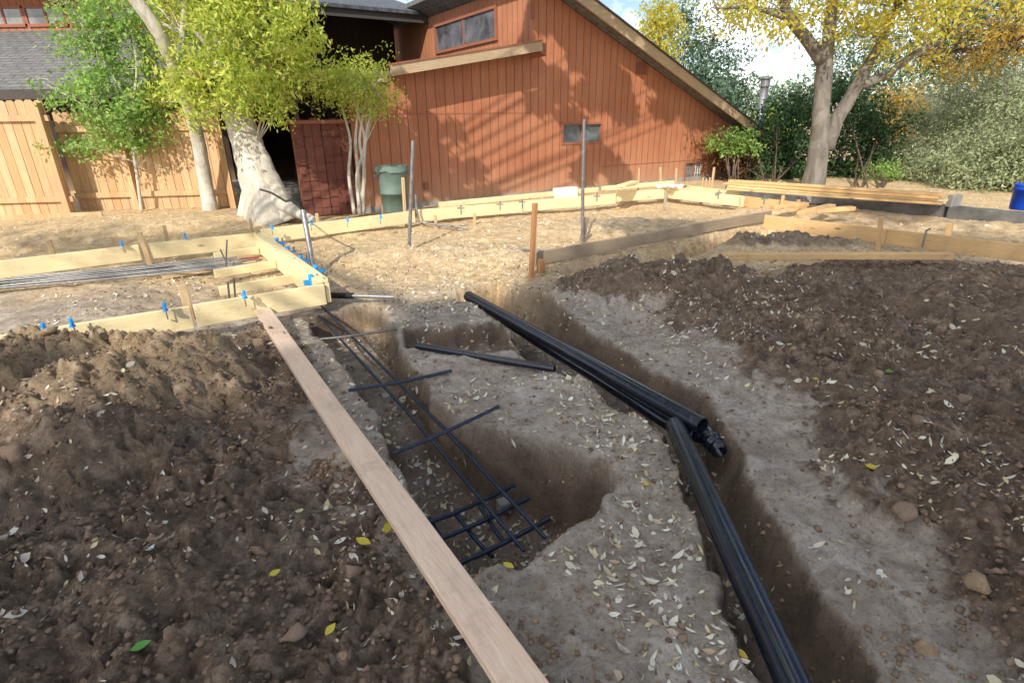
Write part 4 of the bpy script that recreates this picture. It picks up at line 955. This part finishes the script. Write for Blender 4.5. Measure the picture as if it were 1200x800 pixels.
# ------------------------------------------------------------------ trees on the right
B5 = P(958, 217, .1); Y5 = B5.y
tree('shade_tree', 'tall mottled grey forked tree with golden autumn leaves', 'tree', tuple(B5),
     [([P(952, 217, .1)-Vector((0, 0, .2)), Vector(DP(960, 175, Y5)), Vector(DP(963, 120, Y5)), Vector(DP(966, 75, Y5)), Vector(DP(972, 40, Y5)), Vector(DP(978, -20, Y5)), Vector(DP(985, -120, Y5))], [.27, .20, .17, .165, .12, .09, .06]),
      ([Vector(DP(964, 72, Y5)), Vector(DP(945, 45, Y5)), Vector(DP(925, 22, Y5-.2)), Vector(DP(908, -25, Y5-.4)), Vector(DP(880, -80, Y5-.4))], [.14, .12, .10, .07, .04]),
      ([Vector(DP(968, 175, Y5+.3)), Vector(DP(980, 140, Y5+.3)), Vector(DP(995, 118, Y5+.3)), Vector(DP(1012, 85, Y5+.1)), Vector(DP(1030, 55, Y5)), Vector(DP(1050, 10, Y5-.3))], [.17, .15, .14, .12, .09, .06]),
      ([Vector(DP(1008, 100, Y5+.2)), Vector(DP(1040, 88, Y5)), Vector(DP(1075, 60, Y5-.3)), Vector(DP(1110, 45, Y5-.5))], [.12, .08, .06, .03]),
      ([Vector(DP(925, 22, Y5-.2)), Vector(DP(880, 8, Y5-.6)), Vector(DP(840, 10, Y5-1))], [.06, .04, .02])],
     [E(900, 10, Y5-.8, 75, 20), E(870, 22, Y5-.8, 40, 18), E(1000, 5, Y5, 80, 24), E(1075, 20, Y5-.5, 70, 30), E(1150, 0, Y5-.6, 70, 24), E(1065, 55, Y5-.3, 42, 22), E(930, 32, Y5-.9, 40, 14), E(1015, 35, Y5-.6, 45, 18), E(960, -60, Y5, 150, 50), E(1100, -50, Y5, 120, 50), E(1040, 75, Y5, 25, 12)],
     760, 26, .2, .11, M['lf_gold'], M['bark_grey'], .42, .5, 110, twr=.02, seg=16)
tree('autumn_tree', 'tree with orange brown leaves in the upper right corner', 'tree', tuple(P(1290, 222, .1)),
     [([P(1290, 222, .1)-Vector((0, 0, .2)), Vector(DP(1280, 120, 15)), Vector(DP(1240, 30, 15)), Vector(DP(1200, -30, 14.5))], [.3, .25, .2, .1]), ([Vector(DP(1270, 90, 15)), Vector(DP(1190, 50, 15)), Vector(DP(1110, 62, 14.8))], [.14, .1, .03])],
     [E(1150, 55, 15, 50, 26), E(1100, 70, 15, 36, 18), E(1195, 40, 14.5, 40, 24), E(1230, 0, 15, 60, 40), E(1130, 88, 15.2, 24, 12)],
     190, 20, .2, .12, M['lf_orange'], M['bark_dark'], .42, .4, 60)
def shrub(name, lb, base, ells, n, per, spread, size, mat, bark='bark_dark', asp=.4, group=None, droop=.2, stems=6, shell=.3):
    b = Vector(base); tr = []
    for k in range(stems):
        e = ells[k % len(ells)]; tip = Vector((e[0]+random.uniform(-.5, .5)*e[3], e[1]+random.uniform(-.4, .4)*e[4], e[2]+random.uniform(-.2, .5)*e[5]))
        s = b+Vector((random.uniform(-.15, .15), random.uniform(-.1, .1), -.1)); tr.append(([s, s.lerp(tip, .5)+Vector((0, 0, .05)), tip], [.022, .016, .008]))
    return tree(name, lb, 'tree' if 'tree' in name else 'shrub', tuple(b), tr, ells, n, per, spread, size, M[mat], M[bark], asp, droop, 50, group, shell, .014, 8)
shrub('leafy_shrub', 'dark green shrub between the house corner and the forked tree', P(905, 214, .1), [E(900, 165, 16, 42, 38), E(925, 185, 16, 35, 28), E(930, 135, 16.5, 34, 25), E(880, 190, 15.6, 26, 22)], 330, 24, .17, .13, 'lf_dark')
shrub('leafy_shrub', 'dark green shrub growing right of the forked trunk', P(1010, 216, .1), [E(1000, 165, 16.3, 34, 45), E(1030, 150, 16.6, 30, 30), E(985, 120, 17, 38, 22), E(1000, 200, 16, 40, 12), E(1035, 185, 16.5, 22, 18)], 330, 24, .17, .13, 'lf_dark')
shrub('corner_shrub', 'shrub with pale green top at the right corner of the house', P(862, 210, .1), [E(855, 166, 15, 24, 13), E(868, 172, 14.9, 18, 12)], 70, 22, .13, .11, 'lf_green')
shrub('corner_shrub', 'shaded reddish shrub under the pale green one at the house corner', P(858, 211, .1), [E(850, 186, 15.3, 20, 16), E(868, 192, 15.3, 18, 14)], 70, 20, .12, .1, 'lf_rust')
g_ = 'sage green bushes along the right side'
SG = [('farthest left of the sage bushes, beside the dark shrub', 1075, 175, 17, 55, 60, 300), ('tall pale sage bush under the orange leaves', 1130, 140, 17, 60, 60, 330), ('pale sage bush directly behind the lumber stack end', 1095, 205, 14.6, 42, 26, 170), ('broad sage bush behind the concrete block', 1150, 195, 13.2, 50, 42, 330), ('sage bush behind the blue bucket at the right edge', 1215, 170, 12.6, 50, 60, 330), ('high sage bush at the upper right edge', 1215, 110, 14.5, 62, 55, 420), ('tall sage bush under the orange crown, left of the high one', 1150, 105, 18, 50, 45, 300)]
for lb, px, py, Y, rx, rz, n in SG:
    e = E(px, py, Y, rx, rz); b = (e[0], e[1], .05)
    shrub('sage_bush', lb, b, [e, (e[0]-.3*e[3], e[1]-.3, e[2]-.5*e[5], e[3]*.8, e[4]*.8, e[5]*.5), (e[0]+.4*e[3], e[1], e[2]+.2*e[5], e[3]*.6, e[4]*.7, e[5]*.7), (e[0], e[1]-.2, max(.45, e[2]*.4), e[3]*.9, e[4]*.8, max(.4, e[2]*.45))], int(n*1.3), 26, .17, .095, 'lf_sage', 'bark_grey', .34, g_, .1, 8, .25)
shrub('green_bush', 'small bright green bush behind the middle of the lumber stack', P(1035, 214, .1), [E(1030, 202, 15, 22, 13), E(1050, 210, 15, 18, 9)], 70, 20, .11, .09, 'lf_green')
BGT = [('conifer_tree', 'blue green conifer behind the house roof', 836, 75, 24, 34, 52, 'lf_pine', 260), ('conifer_tree', 'lower blue green tree between the roof and the flue pipe', 862, 118, 22, 22, 26, 'lf_pine', 120), ('dark_tree', 'dark tree behind the flue pipe and forked trunk', 925, 125, 26, 30, 28, 'lf_pine', 140),
       ('yellow_tree', 'bright yellow tree behind the top of the gable', 776, 25, 22, 18, 30, 'lf_gold', 110), ('conifer_tree', 'tall conifer right of the flue pipe seen through the golden leaves', 1010, 60, 26, 55, 45, 'lf_pine', 260), ('yellow_tree', 'yellow tree behind the second trunk of the forked tree', 1050, 125, 21, 28, 26, 'lf_orange', 90), ('dark_tree', 'dark tree behind the orange leaves in the upper right', 1140, 30, 22, 60, 40, 'lf_dark', 260), ('yellow_tree', 'pale yellow green tree low behind the flue pipe', 905, 140, 24, 24, 12, 'lf_yg', 70),
       ('conifer_tree', 'blue green conifer at the left of the sky gap', 800, 40, 26, 18, 40, 'lf_pine', 90), ('dark_tree', 'dark tree closing the view behind the sage bushes', 1090, 110, 27, 60, 60, 'lf_sage', 240)]
for nm, lb, px, py, Y, rx, rz, mt, n in BGT:
    e = E(px, py, Y, rx, rz)
    shrub(nm, lb, (e[0], e[1], 0), [e, (e[0], e[1], max(.8, e[2]-e[5]*.9), e[3]*.8, e[4]*.8, e[5]*.5)], int(n*.9), 22, .3, .17, mt, 'bark_dark', .4, None, .2, 5, .3)
# far tree line
far_pts = []
for k in range(26):
    a = R_(-70+k*5.6); d = 60+random.uniform(-8, 8); far_pts.append((d*math.sin(a), d*math.cos(a), 1.5+random.random()*1.5, 4.5, 3, 3.2+random.random()))
pos, _ = crown_points(far_pts, 900, 16, .8, .2); V, Fl = leaf_quads(pos, .55, .5)
tag(np_mesh('tree_line', V, Fl, M['lf_pine']), 'distant line of trees closing the horizon', 'tree line', None, 'stuff')

# ------------------------------------------------------------------ sun direction
SAZ = R_(16); SEL = R_(36)      # light travels toward +x*sin(az), +y*cos(az)
SV = np.array([-math.sin(SAZ)*math.cos(SEL), -math.cos(SAZ)*math.cos(SEL), math.sin(SEL)])   # toward the sun
# ------------------------------------------------------------------ unseen tall trees, crowns shaped to the shadows they should cast
SHP = wp([(-900, 470), (-100, 440), (60, 432), (180, 424), (290, 418), (340, 425), (395, 425), (440, 405), (480, 362), (560, 345), (600, 336), (665, 305), (740, 296), (830, 270), (905, 258), (1000, 272), (1100, 290), (1200, 312), (1500, 330), (2600, 420), (3000, 1400), (-2500, 1400)])
xs = np.array([p[0] for p in SHP]); ys = np.array([p[1] for p in SHP])
N = 46000
qx = RNG.uniform(-7, 9, N); qy = RNG.uniform(-1.0, 7.6, N)
sd = sd_poly(qx, qy, SHP) + .10*fbm(qx, qy, 2.0, 3, 201)*2
dens = sstep(.06, -.12, sd)
hole = fbm(qx, qy, 1.6, 3, 205)
mc = P(110, 505, .15); hm = np.exp(-(((qx-mc.x)/1.7)**2+((qy-mc.y-.6)/.8)**4)); dens = dens*(1-sstep(-.12, .06, hole+.12)*np.clip(hm*1.5, 0, 1))
mc = P(1110, 545, .1); hm = np.exp(-(((qx-mc.x)/.35)**2+((qy-mc.y)/.12)**2)); dens = dens*(1-.8*hm)
mc = P(1180, 322, .1); hm = np.exp(-(((qx-mc.x)/1.0)**2+((qy-mc.y)/.35)**2)); dens = dens*(1-.8*hm)
keep = RNG.random(N) < dens
q = np.stack([qx, qy, np.zeros(N)], -1)[keep]
ht = RNG.uniform(15.5, 18.5, len(q)); pos1 = q+SV*(ht/SV[2])[:, None]  # leaves set along sun rays from the ground area to be shaded
# leaf clumps set sunward of the shadow patches wanted on the house wall
WSH = [(632, 10, 26, 22, 140), (668, 25, 26, 24, 260), (690, 62, 26, 18, 220), (712, 95, 26, 22, 260), (738, 60, 14, 14, 60), (728, 125, 16, 12, 120), (690, 108, 16, 14, 90), (650, 95, 16, 14, 70), (668, 135, 14, 10, 50), (632, 118, 14, 8, 30), (702, 182, 18, 10, 110), (722, 200, 12, 8, 60), (680, 200, 10, 10, 50), (770, 85, 14, 14, 80), (790, 110, 18, 16, 160), (812, 130, 14, 14, 120), (775, 125, 14, 8, 40), (590, 20, 14, 14, 60), (610, 35, 8, 12, 40), (545, 35, 20, 14, 80), (530, 15, 18, 8, 50),
       (452, 165, 20, 16, 180), (480, 195, 20, 20, 240), (505, 175, 16, 12, 50), (520, 215, 18, 10, 60), (545, 195, 20, 8, 26), (497, 140, 12, 10, 40), (525, 150, 12, 8, 14), (470, 225, 20, 12, 160), (436, 190, 14, 26, 160), (760, 40, 16, 10, 60), (720, 20, 20, 14, 120), (390, 190, 16, 20, 60), (570, 222, 18, 5, 14)]
L2 = []
for px, py, rx, ry, n in WSH:
    for k in range(max(2, int(n/1.9))):
        a = RNG.normal(size=2); a *= .85*RNG.random()**.5/np.linalg.norm(a); x0 = px+a[0]*rx; y0 = py+a[1]*ry; 
        for j in range(17):
            x, z = WL(x0+RNG.normal()*2.2+j*.3, y0+RNG.normal()*2.2+j*.4, 0.0); p = HO+WD*x; p = np.array([p[0], p[1], z])
            L2.append(p+SV*RNG.uniform(6.3, 7.6))
pos2 = np.array(L2)
# leaves set sunward of the dapples wanted on the bank and far ground
L3 = []
for px, py, rx, ry, n, z in ((120, 277, 110, 10, 420, .2), (260, 262, 40, 6, 110, .2), (780, 262, 50, 9, 140, .1), (760, 262, 50, 12, 90, .1), (1050, 250, 70, 10, 150, .1), (1150, 275, 50, 8, 90, .1), (980, 236, 40, 6, 60, .2), (20, 60, 40, 30, 0, 2.5)):
    for k in range(n):
        p = P(px+RNG.normal()*rx*.6, py+RNG.normal()*ry*.6, z); 
        for j in range(4):
            h = RNG.uniform(9, 10.5); L3.append(np.array(p)+SV*((h-z)/SV[2])+RNG.normal(size=3)*.12)
pos3 = np.array(L3)
def overhead(label, base, pts, size, asp, n_limb, mat):
    t = empty('shadow_tree', base); tag(t, label, 'tree', 'unseen trees shaped for their shadows'); B = np.array(base)
    tk = MB(); c = pts.mean(0); top = Vector(((base[0]*.8+c[0]*.2), base[1]*.8+c[1]*.2, float(pts[:, 2].mean())-2.5))
    tk.tube([(0, 0, -.2), ((top.x-base[0])*.4, (top.y-base[1])*.3, 4.5), tuple(top-Vector(base))], [.5, .36, .26], 14, wob=.04)
    for k in range(n_limb):
        p = Vector(pts[RNG.integers(len(pts))]); mid = top.lerp(p, .5)+Vector((0, 0, .8))
        tk.tube([top-Vector(base), mid-Vector(base), p-Vector(base)], [.05, .03, .01], 6, cap=False)
    tk.build('trunk', M['bark_grey'], t, True)
    V, Fl = leaf_quads(pts, size, asp, .35, .3); np_mesh('crown', V-B, Fl, mat, t)
overhead('unseen tall leafy tree behind the camera, crown shaped to shade the foreground', (-7.5, -22.5, 0), pos1, .28, .6, 26, M['lf_green'])
overhead('unseen tall tree left of the yard, crown shaped to shadow the house wall', (-11.5, -3.5, 0), pos2, .17, .55, 14, M['lf_green'])
overhead('unseen thin crowned tree behind the camera, leaves placed to dapple the yard', (1.5, -14.5, 0), pos3, .17, .42, 14, M['lf_yg'])

# ------------------------------------------------------------------ litter and loose clods
def ground_leaves(n, region, size, name, mat, label, cat, dens_fn):
    x = RNG.uniform(region[0], region[1], n); y = region[2]+(region[3]-region[2])*RNG.random(n)**1.25
    z, r, s, tr = zat_v(x, y); k = RNG.random(n) < dens_fn(x, y, r, s, tr); x, y, z = x[k], y[k], z[k]; n = len(x)
    e = .02; zx = (zat_v(x+e, y)[0]-zat_v(x-e, y)[0])/(2*e); zy = (zat_v(x, y+e)[0]-zat_v(x, y-e)[0])/(2*e)
    nn = np.stack([-zx, -zy, np.ones(n)], -1); nn += RNG.normal(size=(n, 3))*.42; nn /= np.linalg.norm(nn, axis=1)[:, None]
    a = RNG.normal(size=(n, 3)); a -= nn*(a*nn).sum(1)[:, None]; a /= np.linalg.norm(a, axis=1)[:, None]; b = np.cross(nn, a)
    L = (size*np.clip(RNG.lognormal(-.22, .42, n), .3, 1.8))[:, None]; W = L*RNG.uniform(.16, .50, n)[:, None]*.5; cu = L*RNG.uniform(-.05, .30, n)[:, None]
    p = np.stack([x, y, z+.004], -1)
    prof = [(-.5, 0, 1), (-.22, .85, .25), (.1, 1.0, 0), (.5, 0, 1)]
    V = []
    V.append(p+a*L*-.5+nn*cu); V.append(p+a*L*-.2+b*W+nn*cu*.45); V.append(p+a*L*.15+b*W*.95+nn*cu*.35); V.append(p+a*L*.5+nn*cu); V.append(p+a*L*.15-b*W*.95+nn*cu*.35); V.append(p+a*L*-.2-b*W+nn*cu*.45); V.append(p+a*L*-.2+nn*.0); V.append(p+a*L*.15+nn*.0)
    V = np.stack(V, 1).reshape(-1, 3); o = np.arange(n)[:, None]*8
    Fc = np.concatenate([o+np.array([[0, 6, 1, 1]]), o+np.array([[6, 7, 2, 1]]), o+np.array([[7, 3, 2, 2]]), o+np.array([[0, 5, 6, 6]]), o+np.array([[6, 5, 4, 7]]), o+np.array([[7, 4, 3, 3]])])
    quads = np.concatenate([Fc[n:2*n], Fc[4*n:5*n]]); tris = np.concatenate([Fc[0:n, :3], Fc[2*n:3*n, :3], Fc[3*n:4*n, :3], Fc[5*n:6*n, :3]])
    tris2 = np.concatenate([quads[:, [0, 1, 2]], quads[:, [0, 2, 3]], tris])
    return tag(np_mesh(name, V, tris2, mat), label, cat, None, 'stuff')
def dn(x, y, r, s, tr):
    c = fbm(x, y, .9, 3, 301); c2 = fbm(x, y, 3.5, 2, 303); 
    base = np.clip(.40+1.6*c+1.6*c2, .03, 1); mid = np.exp(-((x-.7)/1.8)**2)
    return np.clip(base*(.35+.9*mid)*(1-.15*r*(y < 3.5)*(x < 0))*(1+.5*tr), 0, 1)
ground_leaves(46000, (-4.2, 6.5, .75, 7.2), .038, 'leaf_litter', M['litter'], 'pale narrow fallen leaves scattered over the soil', 'fallen leaves', dn)
ground_leaves(13000, (-10, 10, 5.0, 13), .04, 'leaf_litter', M['litter'], 'dry leaf litter covering the sunlit ground toward the house', 'fallen leaves', lambda x, y, r, s, tr: .15+.85*s)
# clods
ico = bpy.data.meshes.new('tmp'); bm = bmesh.new(); bmesh.ops.create_icosphere(bm, subdivisions=2, radius=1); bm.to_mesh(ico); bm.free()
IV = np.array([v.co[:] for v in ico.vertices]); IF = np.array([p.vertices[:] for p in ico.polygons]); bpy.data.meshes.remove(ico)
bm = bmesh.new(); bmesh.ops.create_icosphere(bm, subdivisions=1, radius=1); SVt = np.array([v.co[:] for v in bm.verts]); SFt = np.array([[v.index for v in f.verts] for f in bm.faces]); bm.free()
def clod_verts(r, rng=RNG, rough=.34):
    v = IV.copy(); d = rng.normal(size=(8, 3)); d /= np.linalg.norm(d, axis=1)[:, None]
    for q in d: 
        cut = rng.uniform(.3, .7); s = v@q; v -= np.maximum(s-cut, 0)[:, None]*q*.95      # facets
    v *= 1+rough*.45*(rng.random((len(v), 1))-.5)
    return v*r*np.array([rng.uniform(.8, 1.3), rng.uniform(.8, 1.2), rng.uniform(.55, .9)])
VAR = [clod_verts(1.0) for _ in range(24)]
def clods_obj(n, region, rlo, rhi, mat, label, fn, name='clods'):
    x = RNG.uniform(region[0], region[1], n); y = region[2]+(region[3]-region[2])*RNG.random(n)**1.4
    z, r, s, tr = zat_v(x, y); k = RNG.random(n) < fn(x, y, r, s, tr); x, y, z = x[k], y[k], z[k]; n = len(x)
    R0 = rlo+(rhi-rlo)*RNG.random(n)**4; Vs = []; 
    for i in range(n):
        a = RNG.random()*6.28; c, s_ = math.cos(a), math.sin(a); v = VAR[i % 24]*R0[i]; Vs.append(np.stack([v[:, 0]*c-v[:, 1]*s_+x[i], v[:, 0]*s_+v[:, 1]*c+y[i], v[:, 2]+z[i]+R0[i]*.2], -1))
    V = np.concatenate(Vs); Fc = (IF[None]+np.arange(n)[:, None, None]*len(IV)).reshape(-1, 3)
    return tag(np_mesh(name, V, Fc, mat, None, False), label, 'soil clods', None, 'stuff')
def mat_clod(name, a, b):
    t = NT(name); v = t.coord('Object'); n = t.noise(v, 14, 8, .7); n2 = t.noise(v, 70, 5, .7); g = t.n.new('ShaderNodeNewGeometry')
    c = t.ramp(n, [(.3, a), (.7, b)]); c = t.mix(t.math('MULTIPLY', g.outputs['Random Per Island'], .5), c, tuple(min(1, q*1.7) for q in b))
    return t.out(c, .95, t.bump(t.math('ADD', n, n2), .8, .015))
M['clod'] = mat_clod('dark_clod', (.075, .051, .036), (.27, .19, .135)); M['clod_tan'] = mat_clod('tan_clod', (.16, .105, .065), (.33, .235, .15))
clods_obj(7000, (-4.5, 6.5, .75, 6.5), .006, .030, M['clod'], 'loose dark lumps of dug soil', lambda x, y, r, s, tr: r*np.clip(.5+1.6*fbm(x, y, 1.4, 3, 401), .12, 1)+.05)
clods_obj(1500, (-4.5, 6.5, .75, 7.5), .005, .022, M['clod_tan'], 'loose tan crumbs of soil', lambda x, y, r, s, tr: .2+.5*r*(y > 2.2)*(x < -1)+.15*s)
def crumb_obj(n, region, rlo, rhi, mat, label, fn, pw=1.7):
    x = RNG.uniform(region[0], region[1], n); y = region[2]+(region[3]-region[2])*RNG.random(n)**pw
    z, r, s, tr = zat_v(x, y); k = RNG.random(n) < fn(x, y, r, s, tr); x, y, z = x[k], y[k], z[k]; n = len(x)
    R0 = (rlo+(rhi-rlo)*RNG.random(n)**2.5)[:, None, None]
    v = SVt[None]*RNG.uniform(.55, 1.35, (n, len(SVt), 1))*R0; v[:, :, 2] *= .75
    v += np.stack([x, y, z], -1)[:, None, :]+R0*np.array([0, 0, .25])
    Fc = (SFt[None]+np.arange(n)[:, None, None]*len(SVt)).reshape(-1, 3)
    return tag(np_mesh('crumbs', v.reshape(-1, 3), Fc, mat), label, 'soil crumbs', None, 'stuff')
crumb_obj(90000, (-4.2, 6.0, .7, 6.5), .003, .017, M['clod'], 'fine dark crumbs of dug soil', lambda x, y, r, s, tr: .08+.92*r*np.clip(.6+1.2*fbm(x, y, 2, 3, 451), .1, 1))
crumb_obj(30000, (-4.2, 6.0, .7, 7.5), .003, .012, M['clod_tan'], 'fine pale crumbs on the packed soil', lambda x, y, r, s, tr: np.clip(.35+1.3*fbm(x, y, 2.5, 3, 453), .04, 1)*(1-.55*r))
# the rocks one can point at
ROCKS = [(97, 407, .11, 'clod_tan', 'large tan dirt clod on top of the left mound touching the form'), (75, 425, .07, 'clod_tan', 'smaller tan clod in front of the large one on the left mound'), (303, 405, .065, 'clod_tan', 'squarish tan clod beside the upper end of the pale plank'), (258, 402, .05, 'clod', 'brown clod on the mound left of the squarish one'), (10, 520, .07, 'clod', 'big crumbly clod at the left edge of the mound'),
         (305, 647, .045, 'clod', 'round grey clod left of the yellow leaf in the left foreground'), (345, 750, .05, 'clod', 'dark clod in the left foreground near the bottom'), (412, 660, .045, 'clod', 'dark clod just left of the plank'), (1028, 442, .05, 'clod_tan', 'tan flattened stone lying on the dark soil at right'), (1130, 468, .06, 'clod', 'grey brown clod in the right field'),
         (1150, 690, .05, 'clod_tan', 'tan clod near the right edge in the foreground'), (1085, 760, .045, 'clod_tan', 'small tan clod beside the bottom right bank'), (1055, 610, .06, 'clod', 'flat brown clod on the right field slope'), (605, 314, .045, 'clod_tan', 'small sunlit stone in the middle of the sunny dirt')]
for px, py, r, mt, lb in ROCKS:
    a = P(px, py, .05); z = zat(a.x, a.y); a = P(px, py, z+r*.2); v = clod_verts(r, rough=.8)
    o = np_mesh('dirt_clod', v, IF, M[mt], None, False); o.location = (a.x, a.y, zat(a.x, a.y)+r*.3); tag(o, lb, 'dirt clod')
def big_leaf(px, py, L, mat, lb, asp=.55):
    a = P(px, py, 0); z = zat(a.x, a.y); a = P(px, py, z+.01); z = zat(a.x, a.y)
    m = MB(); n = 7; ang = random.uniform(0, 6.28)
    prof = [0.04, .55, .9, 1.0, .85, .5, .03]
    for i in range(n):
        f = i/(n-1)-.5; w = prof[i]*asp*L/2; cz = .25*L*f*f
        for s in (-1, 0, 1): m.v.append((f*L, s*w, cz+abs(s)*w*.25))
    for i in range(n-1):
        for k in (0, 1): m.f.append((i*3+k, i*3+k+1, i*3+k+4, i*3+k+3))
    o = m.build('fallen_leaf', M[mat], None, True); o.location = (a.x, a.y, z+.018); o.rotation_euler = (random.uniform(-.2, .2), random.uniform(-.2, .2), ang); tag(o, lb, 'leaf', 'large fallen leaves')
for px, py, L, mt, lb in ((162, 748, .06, 'litter_g', 'bright green leaf lying on dark soil in the lower left'), (427, 643, .07, 'litter_y', 'yellow leaf left of the plank, level with the rebar grid'), (455, 622, .07, 'litter_y', 'larger yellow leaf touching the left side of the plank'), (596, 666, .055, 'litter_y', 'yellow leaf just below the rebar grid'), (322, 673, .05, 'litter_y', 'small yellow leaf on the dark soil left of the plank'), (756, 571, .05, 'litter_y', 'yellow leaf on the pale soil right of the trench end'), (870, 758, .05, 'litter_y', 'yellow leaf beside the thick pipe near the bottom'), (956, 441, .07, 'litter_y', 'yellow leaf on the dark field above the bank'),
                          (1148, 438, .06, 'litter_y', 'yellow leaf in the right field near the right edge'), (1028, 528, .07, 'litter_y', 'pale yellow leaf in the middle of the right field'), (509, 353, .06, 'litter_y', 'small yellow leaf on the sunlit bank'), (1043, 425, .08, 'litter_g', 'pale green leaf on the right field'), (388, 742, .05, 'litter_y', 'small yellow leaf at the lower middle left'), (835, 556, .05, 'litter_y', 'yellow leaf lying in the trench beside the thick pipe')):
    big_leaf(px, py, L, mt, lb)

# ------------------------------------------------------------------ light, world, camera
W = bpy.data.worlds.new('World'); S.world = W; W.use_nodes = True; nt = W.node_tree; bg = nt.nodes['Background']
sky = nt.nodes.new('ShaderNodeTexSky'); sky.sky_type = 'NISHITA'; sky.sun_disc = False; sky.sun_elevation = SEL; sky.sun_rotation = math.pi+SAZ; sky.dust_density = .8; sky.air_density = 1.0
tc = nt.nodes.new('ShaderNodeTexCoord'); mp = nt.nodes.new('ShaderNodeMapping'); mp.inputs['Scale'].default_value = (1, 1, 2.2); nt.links.new(tc.outputs['Generated'], mp.inputs[0])
nz = nt.nodes.new('ShaderNodeTexNoise'); nz.inputs['Scale'].default_value = 2.3; nz.inputs['Detail'].default_value = 8; nz.inputs['Roughness'].default_value = .6; nt.links.new(mp.outputs[0], nz.inputs['Vector'])
rp = nt.nodes.new('ShaderNodeValToRGB'); rp.color_ramp.elements[0].position = .49; rp.color_ramp.elements[1].position = .66; nt.links.new(nz.outputs['Fac'], rp.inputs[0])
mx = nt.nodes.new('ShaderNodeMix'); mx.data_type = 'RGBA'; nt.links.new(rp.outputs[0], mx.inputs[0]); nt.links.new(sky.outputs[0], mx.inputs[6]); mx.inputs[7].default_value = (19, 18.8, 18.4, 1)
nt.links.new(mx.outputs[2], bg.inputs['Color']); bg.inputs['Strength'].default_value = .15
sun = bpy.data.lights.new('sun', 'SUN'); sun.energy = 5.0; sun.angle = R_(.53); sun.color = (1.0, .93, .79); so = bpy.data.objects.new('sun', sun); COL.objects.link(so)
so.rotation_euler = Vector(SV).to_track_quat('Z', 'Y').to_euler(); so.location = (-5, -10, 20)
cam = bpy.data.cameras.new('camera'); cam.sensor_width = 36; cam.lens = 36*F/1200; cam.clip_end = 500; cam.clip_start = .05
co = bpy.data.objects.new('camera', cam); COL.objects.link(co); m4 = Matrix([list(r) for r in CAMR]).to_4x4(); m4.translation = (0, 0, CH); co.matrix_world = m4
S.camera = co
S.view_settings.view_transform = 'Standard'; S.view_settings.look = 'None'; S.view_settings.exposure = 0
S.cycles.use_denoising = True; S.cycles.max_bounces = 6; S.cycles.transparent_max_bounces = 4
